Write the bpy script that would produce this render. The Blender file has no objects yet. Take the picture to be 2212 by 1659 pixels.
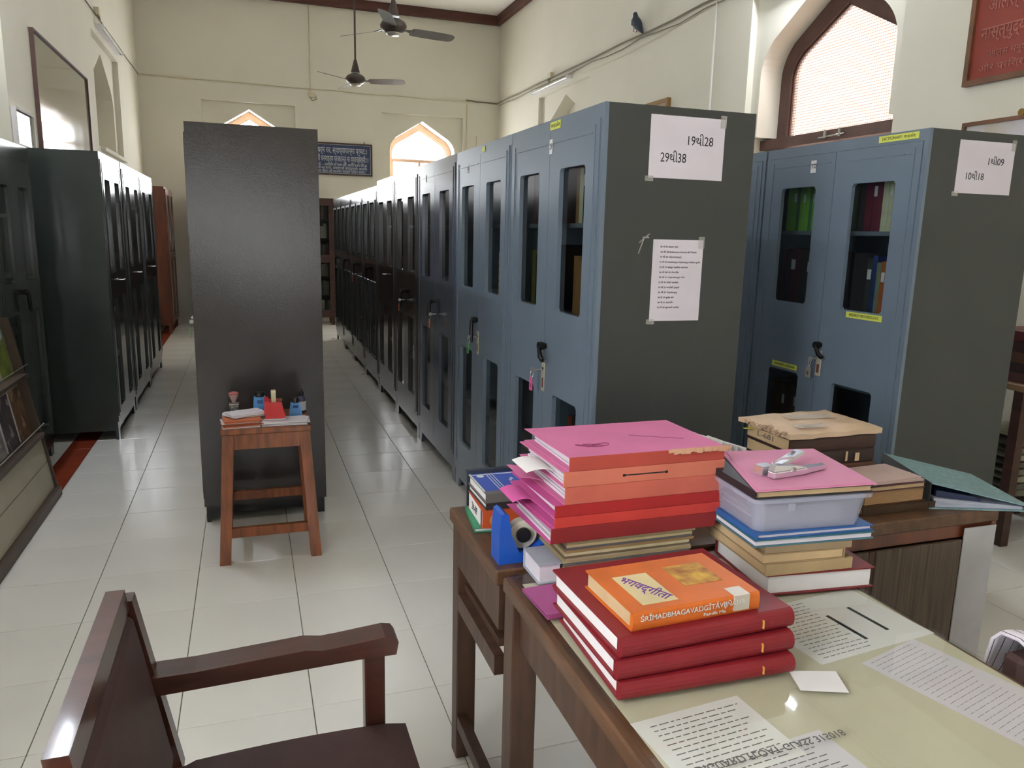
import bpy, bmesh, math, random
from math import pi, sin, cos, radians
from mathutils import Vector, Matrix
from mathutils.geometry import tessellate_polygon
random.seed(7)
C = bpy.context.scene.collection
S = bpy.context.scene

# ------------------------------------------------------------------ camera
cam_d = bpy.data.cameras.new('camera'); cam = bpy.data.objects.new('camera', cam_d); C.objects.link(cam)
cam_d.sensor_width = 36.0; cam_d.lens = 1660.0 / 2212.0 * 36.0; cam_d.clip_start = 0.02
CX, CY, FP = 1106.0, 829.5, 1660.0
def _ray(u, v): return Vector(((u - CX) / FP, (v - CY) / FP, 1.0))
_vy = _ray(531, 491).normalized(); _vz = -_ray(910, 9400).normalized()
_vz = (_vz - _vz.dot(_vy) * _vy).normalized(); _vx = _vy.cross(_vz).normalized()
if _vx.x < 0: _vx = -_vx
Rm = Matrix((_vx, _vy, _vz))                      # camera axes -> world axes
right = Rm @ Vector((1, 0, 0)); up = -(Rm @ Vector((0, 1, 0))); back = -(Rm @ Vector((0, 0, 1)))
cam.matrix_world = Matrix(((right.x, up.x, back.x, 0), (right.y, up.y, back.y, 0), (right.z, up.z, back.z, 1.5), (0, 0, 0, 1)))
S.camera = cam

# ------------------------------------------------------------------ sky, exposure
w = bpy.data.worlds.new('world'); S.world = w; w.use_nodes = True
bg = w.node_tree.nodes['Background']; bg.inputs[0].default_value = (0.93, 0.97, 1.0, 1); bg.inputs[1].default_value = 7.5
S.view_settings.view_transform = 'Standard'; S.view_settings.look = 'None'
S.view_settings.gamma = 1.0; S.view_settings.use_curve_mapping = False
S.view_settings.exposure = 1.98
try:
    S.cycles.max_bounces = 8; S.cycles.diffuse_bounces = 5; S.cycles.glossy_bounces = 4
    S.cycles.transparent_max_bounces = 12; S.cycles.sample_clamp_indirect = 6.0
    S.cycles.use_denoising = True; S.cycles.caustics_reflective = False; S.cycles.caustics_refractive = False
except Exception: pass

XL, XR, YB, YF, ZC = -1.41, 4.12, 13.0, -4.0, 5.0
# sky portals just outside each glazed opening (they only guide the sampling of the sky)
def portal_dir(x, y, z, sx, sz, d):
    l = bpy.data.lights.new('sky_portal', 'AREA'); l.shape = 'RECTANGLE'; l.size = sx; l.size_y = sz
    l.cycles.is_portal = True
    o = bpy.data.objects.new('sky_portal', l); C.objects.link(o); o.location = (x, y, z)
    o.rotation_euler = Vector(d).to_track_quat('-Z', 'Y').to_euler()
portal_dir(XR + .55, 5.12, 2.2, 1.5, 2.4, (-1, 0, 0))
portal_dir(XL - .75, -0.02, 2.2, 1.5, 2.4, (1, 0, 0))
portal_dir(.5, YF - .4, 1.35, .75, .85, (0, 1, 0))
portal_dir(-.8, YF - .4, 1.75, .65, .85, (0, 1, 0))
portal_dir(.12, YB + .55, 2.15, 1.15, 2.4, (0, -1, 0))
portal_dir(2.83, YB + .55, 2.15, 1.15, 2.4, (0, -1, 0))

# ------------------------------------------------------------------ materials
def sr(r, g, b):
    def f(c):
        c /= 255.0
        return c / 12.92 if c <= .04045 else ((c + .055) / 1.055) ** 2.4
    return (f(r), f(g), f(b), 1)
MATS = {}
def mat(name, col, rough=.6, metal=0.0, var=.08, scale=6.0, bump=0.0, bscale=60.0, coat=0.0, spec=.5, spots=None, stretch=None, trans=0.0, alpha=1.0, emit=0.0, alt=None, rvar=0.0):
    if name in MATS: return MATS[name]
    m = bpy.data.materials.new(name); m.use_nodes = True; nt = m.node_tree; N = nt.nodes; L = nt.links
    b = N['Principled BSDF']
    if len(col) == 3: col = sr(*col)
    b.inputs['Roughness'].default_value = rough; b.inputs['Metallic'].default_value = metal
    b.inputs['Specular IOR Level'].default_value = spec
    if coat: b.inputs['Coat Weight'].default_value = coat; b.inputs['Coat Roughness'].default_value = .08
    if trans: b.inputs['Transmission Weight'].default_value = trans
    b.inputs['Alpha'].default_value = alpha
    if emit: b.inputs['Emission Color'].default_value = col; b.inputs['Emission Strength'].default_value = emit
    tc = N.new('ShaderNodeTexCoord'); mp = N.new('ShaderNodeMapping'); L.new(tc.outputs['Object'], mp.inputs[0])
    if stretch: mp.inputs['Scale'].default_value = stretch
    nz = N.new('ShaderNodeTexNoise'); nz.inputs['Scale'].default_value = scale; nz.inputs['Detail'].default_value = 5
    L.new(mp.outputs[0], nz.inputs['Vector'])
    mx = N.new('ShaderNodeMix'); mx.data_type = 'RGBA'
    c2 = alt if alt else None
    if c2 is not None and len(c2) == 3: c2 = sr(*c2)
    A = col if c2 else (col[0]*(1-var), col[1]*(1-var), col[2]*(1-var), 1)
    B = c2 if c2 else (min(1, col[0]*(1+var)), min(1, col[1]*(1+var)), min(1, col[2]*(1+var)), 1)
    mx.inputs[6].default_value = A; mx.inputs[7].default_value = B
    cr = N.new('ShaderNodeValToRGB'); cr.color_ramp.elements[0].position = .35; cr.color_ramp.elements[1].position = .65
    L.new(nz.outputs['Fac'], cr.inputs[0]); L.new(cr.outputs[0], mx.inputs[0])
    last = mx.outputs[2]
    if spots:                                       # (colour, threshold, scale): chips, rust, stains
        s2 = N.new('ShaderNodeTexNoise'); s2.inputs['Scale'].default_value = spots[2]; s2.inputs['Detail'].default_value = 6
        L.new(tc.outputs['Object'], s2.inputs['Vector'])
        r2 = N.new('ShaderNodeValToRGB'); r2.color_ramp.elements[0].position = spots[1]; r2.color_ramp.elements[1].position = spots[1] + .02
        L.new(s2.outputs['Fac'], r2.inputs[0])
        m2 = N.new('ShaderNodeMix'); m2.data_type = 'RGBA'; m2.inputs[7].default_value = sr(*spots[0])
        L.new(r2.outputs[0], m2.inputs[0]); L.new(last, m2.inputs[6]); last = m2.outputs[2]
    L.new(last, b.inputs['Base Color'])
    if rvar:
        mr = N.new('ShaderNodeMapRange'); mr.inputs['To Min'].default_value = max(.02, rough - rvar); mr.inputs['To Max'].default_value = rough + rvar
        L.new(nz.outputs['Fac'], mr.inputs[0]); L.new(mr.outputs[0], b.inputs['Roughness'])
    if bump:
        n3 = N.new('ShaderNodeTexNoise'); n3.inputs['Scale'].default_value = bscale; n3.inputs['Detail'].default_value = 4
        L.new(tc.outputs['Object'], n3.inputs['Vector'])
        bp = N.new('ShaderNodeBump'); bp.inputs['Strength'].default_value = bump; bp.inputs['Distance'].default_value = .004
        L.new(n3.outputs['Fac'], bp.inputs['Height']); L.new(bp.outputs[0], b.inputs['Normal'])
    MATS[name] = m
    return m
def glass_mat(name, tint=(1, 1, 1), rough=.03, gl=1.0, base=.04):
    if name in MATS: return MATS[name]
    m = bpy.data.materials.new(name); m.use_nodes = True; nt = m.node_tree; N = nt.nodes; L = nt.links
    for n in list(N):
        if n.type != 'OUTPUT_MATERIAL': N.remove(n)
    out = [n for n in N if n.type == 'OUTPUT_MATERIAL'][0]
    t = N.new('ShaderNodeBsdfTransparent'); t.inputs[0].default_value = (*tint, 1)
    g = N.new('ShaderNodeBsdfGlossy'); g.inputs['Roughness'].default_value = rough
    lw = N.new('ShaderNodeFresnel'); lw.inputs[0].default_value = 1.45
    mm = N.new('ShaderNodeMath'); mm.operation = 'MULTIPLY'; mm.inputs[1].default_value = gl; L.new(lw.outputs[0], mm.inputs[0])
    ge = N.new('ShaderNodeNewGeometry'); su = N.new('ShaderNodeMath'); su.operation = 'SUBTRACT'; su.inputs[0].default_value = 1.0; su.use_clamp = True; L.new(ge.outputs['Backfacing'], su.inputs[1])
    m3 = N.new('ShaderNodeMath'); m3.operation = 'MULTIPLY'; m3.use_clamp = True; L.new(mm.outputs[0], m3.inputs[0]); L.new(su.outputs[0], m3.inputs[1])
    mx = N.new('ShaderNodeMixShader'); L.new(m3.outputs[0], mx.inputs[0]); L.new(t.outputs[0], mx.inputs[1]); L.new(g.outputs[0], mx.inputs[2])
    L.new(mx.outputs[0], out.inputs[0]); MATS[name] = m
    return m
def frosted_mat(name, tint, wire=0.0):
    """wired / frosted window glass: lets the sky through, scatters some of it"""
    m = bpy.data.materials.new(name); m.use_nodes = True; nt = m.node_tree; N = nt.nodes; L = nt.links
    for n in list(N):
        if n.type != 'OUTPUT_MATERIAL': N.remove(n)
    out = [n for n in N if n.type == 'OUTPUT_MATERIAL'][0]
    t = N.new('ShaderNodeBsdfTransparent'); tr = N.new('ShaderNodeBsdfTranslucent')
    t.inputs[0].default_value = (*tint, 1); tr.inputs[0].default_value = (*tint, 1)
    mx = N.new('ShaderNodeMixShader'); mx.inputs[0].default_value = .25
    L.new(t.outputs[0], mx.inputs[1]); L.new(tr.outputs[0], mx.inputs[2])
    if wire:
        tc = N.new('ShaderNodeTexCoord'); br = N.new('ShaderNodeTexBrick'); br.offset = 0; br.inputs['Scale'].default_value = 1
        br.inputs['Color1'].default_value = (*tint, 1); br.inputs['Color2'].default_value = (*tint, 1)
        br.inputs['Mortar'].default_value = (tint[0]*.45, tint[1]*.4, tint[2]*.38, 1); br.inputs['Mortar Size'].default_value = .0022
        br.inputs['Brick Width'].default_value = .022; br.inputs['Row Height'].default_value = .022
        mp = N.new('ShaderNodeMapping'); mp.inputs['Rotation'].default_value = (radians(90), 0, radians(90)) if False else (0, 0, 0)
        sp = N.new('ShaderNodeSeparateXYZ'); cb = N.new('ShaderNodeCombineXYZ')
        L.new(tc.outputs['Object'], sp.inputs[0]); L.new(sp.outputs[1], cb.inputs[0]); L.new(sp.outputs[2], cb.inputs[1])
        L.new(cb.outputs[0], br.inputs['Vector']); L.new(br.outputs[0], t.inputs[0]); L.new(br.outputs[0], tr.inputs[0])
    L.new(mx.outputs[0], out.inputs[0]); MATS[name] = m
    return m

M = {}
M['wall'] = mat('cream_plaster', (222, 217, 201), .85, var=.025, scale=1.2, bump=.15, bscale=25)
M['ceil'] = mat('ceiling_paint', (250, 248, 243), .9, var=.02, scale=1)
M['cornice'] = mat('cornice_brown', (84, 44, 32), .55, var=.2, scale=5, stretch=(1, 1, 6))
M['grout'] = mat('grout', (120, 114, 104), .9)
M['tile'] = mat('glazed_tile', (236, 233, 227), .20, var=.02, scale=2.5, bump=.03, bscale=3, rvar=.05, spots=((150, 140, 125), .70, 6))
M['redtile'] = mat('red_border_tile', (146, 62, 40), .25, var=.1, scale=8)
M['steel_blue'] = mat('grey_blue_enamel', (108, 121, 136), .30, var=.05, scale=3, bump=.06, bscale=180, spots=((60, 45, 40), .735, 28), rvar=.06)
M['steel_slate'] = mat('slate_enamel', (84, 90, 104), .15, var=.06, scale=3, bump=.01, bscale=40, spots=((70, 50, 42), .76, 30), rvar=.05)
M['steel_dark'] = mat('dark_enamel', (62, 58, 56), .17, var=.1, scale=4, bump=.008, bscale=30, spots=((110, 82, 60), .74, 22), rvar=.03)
M['steel_green'] = mat('green_black_enamel', (58, 64, 62), .17, var=.08, scale=3, bump=.008, bscale=30, rvar=.03)
M['steel_end_shaded'] = mat('shaded_grey_end_panel', (61, 63, 62), .42, var=.05, scale=3, bump=.1, bscale=260)  # end panels of the grey-blue cabinets, their shade put into a darker colour
M['steel_mid'] = mat('charcoal_hammered_enamel', (66, 62, 63), .17, var=.06, scale=5, bump=.13, bscale=170, rvar=.05, spots=((150, 145, 140), .80, 40))
M['steel_in'] = mat('cabinet_inside', (110, 122, 132), .5)
M['black'] = mat('black_plastic', (22, 22, 24), .35)
M['blackmetal'] = mat('black_iron', (30, 29, 28), .4, metal=.6)
M['chrome'] = mat('chrome', (235, 232, 240), .22, metal=.85, var=.02)
M['zinc'] = mat('dull_zinc', (170, 168, 160), .35, metal=.8)
M['wood'] = mat('stool_wood', (134, 74, 40), .4, var=.3, scale=5, stretch=(8, 8, 1), coat=.2)
M['wood_dark'] = mat('dark_desk_wood', (92, 64, 44), .42, var=.3, scale=5, stretch=(6, 1.2, 6))
M['wood_leg'] = mat('dark_leg_wood', (74, 50, 36), .45, var=.3, scale=5, stretch=(8, 8, 1))
M['wood_red'] = mat('red_brown_wood', (104, 52, 30), .35, var=.3, scale=3, stretch=(5, 5, .8), coat=.2)
M['wood_shelf'] = mat('very_dark_wood', (66, 38, 28), .45, var=.3, scale=4, stretch=(1, 1, 5))
M['wood_grain'] = mat('veneer_grain', (96, 78, 62), .5, var=.0, alt=(62, 48, 38), scale=7, stretch=(14, 1, .5))
M['wood_chair'] = mat('rosewood_chair', (72, 38, 28), .35, var=.25, scale=5, stretch=(1, 6, 6), coat=.3)
M['rexine'] = mat('maroon_brown_rexine', (78, 54, 52), .6, var=.1, scale=12, bump=.3, bscale=300)
M['frame_brown'] = mat('window_frame_brown', (88, 62, 54), .6, var=.15, scale=6, spots=((150, 130, 120), .76, 40))
M['frame_tan'] = mat('window_frame_tan', (214, 178, 152), .6, var=.08)
M['paper'] = mat('white_paper', (226, 222, 222), .8, var=.03, scale=8)
M['paper_lil'] = mat('lilac_white_paper', (214, 206, 214), .8, var=.03)
M['paper_old'] = mat('old_tan_paper', (196, 168, 130), .85, var=.1, scale=10)
M['kraft'] = mat('kraft_paper', (200, 172, 144), .6, var=.08, scale=9, bump=.5, bscale=22)
M['ink'] = mat('black_ink', (28, 27, 30), .7)
M['ink_soft'] = mat('grey_ink', (96, 92, 92), .8)
M['ink_white'] = mat('white_lettering', (205, 208, 205), .6)
M['ink_violet'] = mat('violet_ink', (110, 60, 150), .7)
M['sticker'] = mat('white_sticker', (225, 225, 225), .6)
M['yellow'] = mat('yellow_sticker', (214, 220, 96), .5, var=.03)
M['glass'] = glass_mat('cabinet_glass', (.80, .84, .84), .02, 1.3)
M['deskglass'] = glass_mat('desk_glass', (.975, .985, .97), .03, 1.0)
M['winglass'] = frosted_mat('frosted_window_glass', (.8, .8, .8))
M['winglass_wired'] = frosted_mat('wired_window_glass', (.34, .29, .26), wire=1)

# ------------------------------------------------------------------ mesh helper
class MB:
    def __init__(s): s.v = []; s.f = []; s.mi = []; s.sm = []; s.m = 0; s.smooth = False
    def add(s, vs, fs):
        o = len(s.v); s.v += [tuple(v) for v in vs]
        for f in fs: s.f.append([i + o for i in f]); s.mi.append(s.m); s.sm.append(s.smooth)
        return s
    def box(s, x0, x1, y0, y1, z0, z1, r=None, c=None):
        vs = [(x, y, z) for z in (z0, z1) for y in (y0, y1) for x in (x0, x1)]
        if r:
            c = c or ((x0+x1)/2, (y0+y1)/2, (z0+z1)/2); R = Matrix.Rotation(r[0], 3, r[1]) if len(r) == 2 else r
            vs = [tuple(Vector(c) + R @ (Vector(v) - Vector(c))) for v in vs]
        return s.add(vs, [(0, 2, 3, 1), (4, 5, 7, 6), (0, 1, 5, 4), (2, 6, 7, 3), (0, 4, 6, 2), (1, 3, 7, 5)])
    def cbox(s, x0, x1, y0, y1, z0, z1, b=.003):     # box with chamfered edges
        vs = []
        X, Y, Z = (x0, x1), (y0, y1), (z0, z1)
        for k in (0, 1):
            for j in (0, 1):
                for i in (0, 1):
                    sx, sy, sz = (1, -1)[i], (1, -1)[j], (1, -1)[k]
                    vs += [(X[i], Y[j]+sy*b, Z[k]+sz*b), (X[i]+sx*b, Y[j], Z[k]+sz*b), (X[i]+sx*b, Y[j]+sy*b, Z[k])]
        bm = bmesh.new(); pts = [bm.verts.new(v) for v in vs]
        bmesh.ops.convex_hull(bm, input=pts); bmesh.ops.dissolve_limit(bm, angle_limit=.01, verts=bm.verts, edges=bm.edges)
        bm.verts.index_update(); s.add([v.co[:] for v in bm.verts], [[v.index for v in f.verts] for f in bm.faces]); bm.free()
        return s
    def hexa(s, p):                                   # 8 corners: bottom 4 ccw, top 4 ccw
        return s.add(p, [(3, 2, 1, 0), (4, 5, 6, 7), (0, 1, 5, 4), (1, 2, 6, 5), (2, 3, 7, 6), (3, 0, 4, 7)])
    def prism(s, poly, a0, a1, axis='y'):             # poly in the two other axes (x,z) for y; (y,z) for x; (x,y) for z
        def P(p, a):
            return (p[0], a, p[1]) if axis == 'y' else ((a, p[0], p[1]) if axis == 'x' else (p[0], p[1], a))
        n = len(poly); vs = [P(p, a0) for p in poly] + [P(p, a1) for p in poly]
        tri = tessellate_polygon([[Vector((p[0], p[1], 0)) for p in poly]])
        fs = [tuple(t) for t in tri] + [tuple(i + n for i in reversed(t)) for t in tri]
        fs += [(i, (i+1) % n, (i+1) % n + n, i + n) for i in range(n)]
        return s.add(vs, fs)
    def plate(s, outer, holes, d0, d1, f):            # flat slab with holes; f(s,z,d) -> xyz
        loops = [outer] + holes; flat = [p for l in loops for p in l]; n = len(flat)
        tri = tessellate_polygon([[Vector((p[0], p[1], 0)) for p in l] for l in loops])
        vs = [f(p[0], p[1], d0) for p in flat] + [f(p[0], p[1], d1) for p in flat]
        fs = [tuple(t) for t in tri] + [tuple(i + n for i in reversed(t)) for t in tri]
        o = 0
        for l in loops:
            k = len(l)
            fs += [(o+i, o+(i+1) % k, o+(i+1) % k + n, o+i + n) for i in range(k)]; o += k
        return s.add(vs, fs)
    def tube(s, path, r, n=8, cap=True):
        path = [Vector(p) for p in path]; rings = []; sm = s.smooth; s.smooth = True
        prev = None
        for i, p in enumerate(path):
            d = (path[min(i+1, len(path)-1)] - path[max(i-1, 0)]).normalized()
            a = prev if prev is not None else (Vector((0, 0, 1)) if abs(d.z) < .9 else Vector((1, 0, 0)))
            u = (a - a.dot(d) * d).normalized(); prev = u; v = d.cross(u); rr = r[i] if isinstance(r, (list, tuple)) else r
            rings.append([p + rr * (cos(2*pi*k/n) * u + sin(2*pi*k/n) * v) for k in range(n)])
        vs = [tuple(q) for R in rings for q in R]
        fs = [(i*n+k, i*n+(k+1) % n, (i+1)*n+(k+1) % n, (i+1)*n+k) for i in range(len(path)-1) for k in range(n)]
        if cap: fs += [tuple(reversed(range(n))), tuple(range((len(path)-1)*n, len(path)*n))]
        s.add(vs, fs); s.smooth = sm
        return s
    def lathe(s, prof, n=20, c=(0, 0, 0), axis='z'):
        vs = []; sm = s.smooth; s.smooth = True
        for r, h in prof:
            for k in range(n):
                a = 2*pi*k/n; q = (r*cos(a), r*sin(a), h)
                if axis == 'y': q = (q[0], q[2], q[1])
                if axis == 'x': q = (q[2], q[0], q[1])
                vs.append((q[0]+c[0], q[1]+c[1], q[2]+c[2]))
        m = len(prof); fs = [(i*n+k, i*n+(k+1) % n, (i+1)*n+(k+1) % n, (i+1)*n+k) for i in range(m-1) for k in range(n)]
        if prof[0][0] > 1e-6: fs.append(tuple(reversed(range(n))))
        if prof[-1][0] > 1e-6: fs.append(tuple(range((m-1)*n, m*n)))
        s.add(vs, fs); s.smooth = sm
        return s
    def mesh(s, name, mats):
        me = bpy.data.meshes.new(name); me.from_pydata(s.v, [], s.f)
        for m in (mats if isinstance(mats, (list, tuple)) else [mats]): me.materials.append(m)
        me.polygons.foreach_set('material_index', s.mi); me.polygons.foreach_set('use_smooth', s.sm)
        bm = bmesh.new(); bm.from_mesh(me); bmesh.ops.recalc_face_normals(bm, faces=bm.faces)
        if any(s.sm):
            bmesh.ops.remove_doubles(bm, verts=bm.verts, dist=1e-6)
            for e in bm.edges:
                if len(e.link_faces) == 2 and e.calc_face_angle(0) > .7: e.smooth = False
        bm.to_mesh(me); bm.free(); me.update()
        return me
    def obj(s, name, mats, parent=None, loc=(0, 0, 0), rot=(0, 0, 0), label=None):
        o = bpy.data.objects.new(name, s.mesh(name, mats)); C.objects.link(o); o.location = loc; o.rotation_euler = rot
        if parent: o.parent = parent
        if label: o['label'] = label
        return o
def thing(name, label, cat, loc=(0, 0, 0), rz=0, group=None, kind=None):
    o = bpy.data.objects.new(name, None); C.objects.link(o); o.empty_display_size = .05
    o.location = loc; o.rotation_euler = (0, 0, rz)
    return tag(o, label, cat, group, kind)
def tag(o, label, cat, group=None, kind=None):
    o['label'] = label; o['category'] = cat
    if group: o['group'] = group
    if kind: o['kind'] = kind
    return o
def kids(o): return [c for c in bpy.data.objects if c.parent == o]
def dup(root, loc, rz, label, group=None):
    r = root.copy(); C.objects.link(r); r.location = loc; r.rotation_euler = (0, 0, rz); r['label'] = label
    if group: r['group'] = group
    for ch in list(root.children):
        c = ch.copy(); C.objects.link(c); c.parent = r
        for g in ch.children:
            d = g.copy(); C.objects.link(d); d.parent = c
    return r
def text(body, size, m, parent, loc, rot, align='CENTER', width=None, name='lettering', thick=.0003, flip=False):
    cu = bpy.data.curves.new('t', 'FONT'); cu.body = body; cu.size = size; cu.align_x = align; cu.align_y = 'CENTER'; cu.extrude = thick
    cu.resolution_u = 3
    o = bpy.data.objects.new('t', cu); C.objects.link(o)
    me = bpy.data.meshes.new_from_object(o.evaluated_get(bpy.context.evaluated_depsgraph_get()))
    bpy.data.objects.remove(o); bpy.data.curves.remove(cu); me.name = name
    if len(me.vertices) and width:
        xs = [v.co.x for v in me.vertices]; W = max(xs) - min(xs); k = width / W
        for v in me.vertices: v.co.x *= k
    if flip:
        for v in me.vertices: v.co.x = -v.co.x
    me.materials.clear(); me.materials.append(m)
    t = bpy.data.objects.new(name, me); C.objects.link(t); t.location = loc; t.rotation_euler = rot
    if parent: t.parent = parent
    return t

# ================================================================== ROOM
def fR(s, z, d): return (XR + d, s, z)
def fL(s, z, d): return (XL - d, s, z)
def fB(s, z, d): return (s, YB + d, z)
def fF(s, z, d): return (s, YF - d, z)
def rect(a, b, c, d): return [(a, c), (b, c), (b, d), (a, d)]
def arch(c, hw, z0, zs, za, wide=None, zb=None):
    """pointed arch with rounded shoulders; optional wider rectangle below zb"""
    L = []
    L += [(-wide, z0), (-wide, zb), (-hw, zb)] if wide else [(-hw, z0)]
    sh = (-hw * .81, zs + (za - zs) * .43)
    p0, p1 = (-hw, zs), (-hw, zs + (za - zs) * .24)
    for i in range(7):
        t = i / 6
        L.append(((1-t)**2*p0[0] + 2*t*(1-t)*p1[0] + t*t*sh[0], (1-t)**2*p0[1] + 2*t*(1-t)*p1[1] + t*t*sh[1]))
    L.append((0, za))
    return [(c + x, z) for x, z in L] + [(c - x, z) for x, z in reversed(L[:-1])]
SIDE = dict(zs=2.84, za=3.47); ZW = 1.0
def wall(name, f, s0, s1, bays, label):
    """bays: (centre, recess half, arch half, recess z0, recess top, arch panel z0, kind)"""
    mb = MB(); out = rect(s0, s1, 0, ZC)
    mb.plate(out, [rect(c-rh, c+rh, rz0, rt) for c, rh, ah, rz0, rt, pz, k in bays], 0, .06, f)
    h2, h3, h4 = [], [], []
    for c, rh, ah, rz0, rt, pz, k in bays:
        zs, za = ((SIDE['zs'], SIDE['za']) if k != 'blind' else (2.84, 3.37)) if ah > .6 else (2.80, 3.28)
        h2.append(arch(c, ah, rz0, zs, za, rh - .001, pz) if pz else arch(c, ah, rz0, zs, za))
        if k == 'window': h3.append(arch(c, ah, ZW, zs, za))
        if k == 'deep': h3.append(rect(c-rh, c+rh, rz0, 3.44))
        if k == 'door': h3.append(rect(c-rh, c+rh, rz0, rt))
    mb.plate(out, h2, .06, .26, f); mb.plate(out, h3, .26, .45, f)
    if any(b[6] == 'deep' for b in bays): mb.plate(out, [h for h, b in zip(h3, [b for b in bays if b[6] in ('window', 'deep', 'door')]) if b[6] == 'window'], .45, .6, f)
    return tag(mb.obj(name, M['wall']), label, 'wall', kind='structure')
EPS = .001
side_bays = [(10.17, .89, .73, 2.30, 3.45, 2.35, 'blind'), (5.12, .84, .735, ZW, 3.54, 2.36, 'window')]
wall('wall_right', fR, YF-.5, YB, side_bays, 'right cream plaster wall with the pointed window and shallow recesses')
left_bays = [(10.17, .89, .73, 2.30, 3.45, 2.35, 'blind'), (5.12, .84, .735, .0001, 3.54, 2.36, 'deep'), (-.02, .84, .735, ZW, 3.54, 2.36, 'window')]
wall('wall_left', fL, YF-.5, YB, left_bays, 'left cream plaster wall with blind pointed niche and hanging glazed boards')
wall('wall_back', fB, XL-.6, XR+.6, [(.12, .68, .545, ZW, 3.37, None, 'window'), (2.83, .68, .545, ZW, 3.37, None, 'window')], 'far cream plaster wall with two pointed windows')
mb = MB(); mb.plate(rect(XL-.6, XR+.6, 0, ZC), [rect(.15, .85, .95, 1.75), rect(-1.1, -.5, 1.35, 2.15)], 0, .3, fF)
tag(mb.obj('wall_front', M['wall']), 'plain cream wall behind the camera', 'wall', kind='structure')
tag(MB().box(XL-.6, XR+.6, YF-.5, YB+.6, ZC, ZC+.1).obj('ceiling', M['ceil']), 'pale flat ceiling high above the cabinets', 'ceiling', kind='structure')
# cornice beams
for i, (a, lab) in enumerate([((XL, XR, YB-.09, YB, 4.86, ZC), 'brown wooden cornice along the far wall'), ((XR-.09, XR, YF, YB-.09, 4.86, ZC), 'brown wooden cornice along the right wall'),
                       ((XL, XL+.09, YF, YB-.09, 4.86, ZC), 'brown wooden cornice along the left wall')]):
    tag(MB().cbox(*a, b=.01).obj('trim_%d' % (i+1), M['cornice']), lab, 'cornice', kind='structure')
# floor: slab plus single tiles on the measured 0.4 m grid
fl = tag(MB().box(XL-.6, XR+.6, YF-.5, YB+.6, -.10, -.004).obj('floor', M['grout']), 'glossy off-white tiled floor with thin dark joints', 'floor', kind='structure')
tile_me = MB().cbox(-.1985, .1985, -.1985, .1985, -.006, 0, b=.0012).mesh('tile', M['tile'])
rest = MB()
def tile_seen(x, y):
    if -.9 < x < 1.14 and 1.0 < y < 12.6: return not (-.26 < x < .36 and 4.2 < y < 8.5)
    if x <= -.9: return 2.8 < y < 5.9 or y > 9.6
    return 2.5 < x < 4.1 and 1.2 < y < 4.2
cnt = 0
for i in range(-6, 10):
    for j in range(-12, 33):
        x = .743 + .4*i; y = .09 + .4*j
        x0, x1 = max(x-.1985, XL-.3), min(x+.1985, XR)
        if x1 - x0 < .02 or y + .2 > YB+.2: continue
        if y-.1985 > YB: continue
        if x < -1.0:
            continue
        if tile_seen(x, y) and x0 == x-.1985 and x1 == x+.1985 and cnt < 298:
            o = bpy.data.objects.new('tile', tile_me); C.objects.link(o); o.parent = fl; o.location = (x, y, 0); o.rotation_euler = (0, 0, 0); cnt += 1
        else: rest.cbox(x0, x1, y-.1985, min(y+.1985, YB), -.006, 0, b=.0012)
o = rest.obj('tile_field', M['tile'], fl); o['kind'] = 'stuff'
for j in range(-6, 22):
    y0 = .29 + .6*j
    MB().cbox(-1.052-.153, -1.052, y0+.0015, min(y0+.5985, YB), -.006, 0, b=.001).obj('border_tile', M['redtile'], fl)
    MB().cbox(-1.99, -1.208, y0+.0015, min(y0+.5985, YB), -.006, 0, b=.001).obj('edge_tile', M['tile'], fl)

# windows
def window(name, f, c, hw, zs, za, d, fm, gm, label, tbar, t=.07, tb=.02):
    r = thing(name, label, 'window', kind='structure')
    out = arch(c, hw-.002, ZW+.002, zs-.002, za-.004); inn = arch(c, hw-t, tbar+tb, zs-.02, za - t*1.45); low = rect(c-hw+t, c+hw-t, ZW+t, tbar-tb)
    MB().plate(out, [inn, low], d, d+.07, f).obj('frame', fm, r)
    # inner sash with its own depth
    MB().plate(arch(c, hw-t+.0, tbar+tb, zs-.02, za-t*1.45), [arch(c, hw-t-.012, tbar+tb+.012, zs-.03, za-t*1.45-.018)], d+.02, d+.055, f).obj('sash', fm, r)
    MB().plate(arch(c, hw-t-.013, tbar+tb+.013, zs-.03, za-t*1.45-.020), [], d+.034, d+.038, f).obj('pane', gm, r)
    MB().plate(low, [], d+.034, d+.038, f).obj('pane', gm, r)
    MB().plate(rect(c-hw+t, c-hw+t+.03, ZW+t, tbar-tb), [], d+.01, d+.03, f).obj('mullion', fm, r)
    MB().plate(rect(c-.02, c+.02, ZW+t, tbar-tb), [], d+.01, d+.03, f).obj('mullion', fm, r)
    return r
w1 = window('window_1', fB, .12, .545, 2.80, 3.28, .30, M['frame_tan'], M['winglass'], 'far pointed window behind the single charcoal cabinet, only its tip showing', 2.66)
w2 = window('window_2', fB, 2.83, .545, 2.80, 3.28, .30, M['frame_tan'], M['winglass'], 'far pointed window in pale frame above the cabinet row', 2.66)
w3 = window('window_3', fR, 5.12, .735, SIDE['zs'], SIDE['za'], .27, M['frame_brown'], M['winglass_wired'], 'large pointed window with dark brown frame and wired glass in the right wall', 2.30, t=.13, tb=.045)
window('window_4', fL, -.02, .735, SIDE['zs'], SIDE['za'], .27, M['frame_brown'], M['winglass'], 'pointed window of the left wall behind the camera', 2.30, t=.13)
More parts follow.
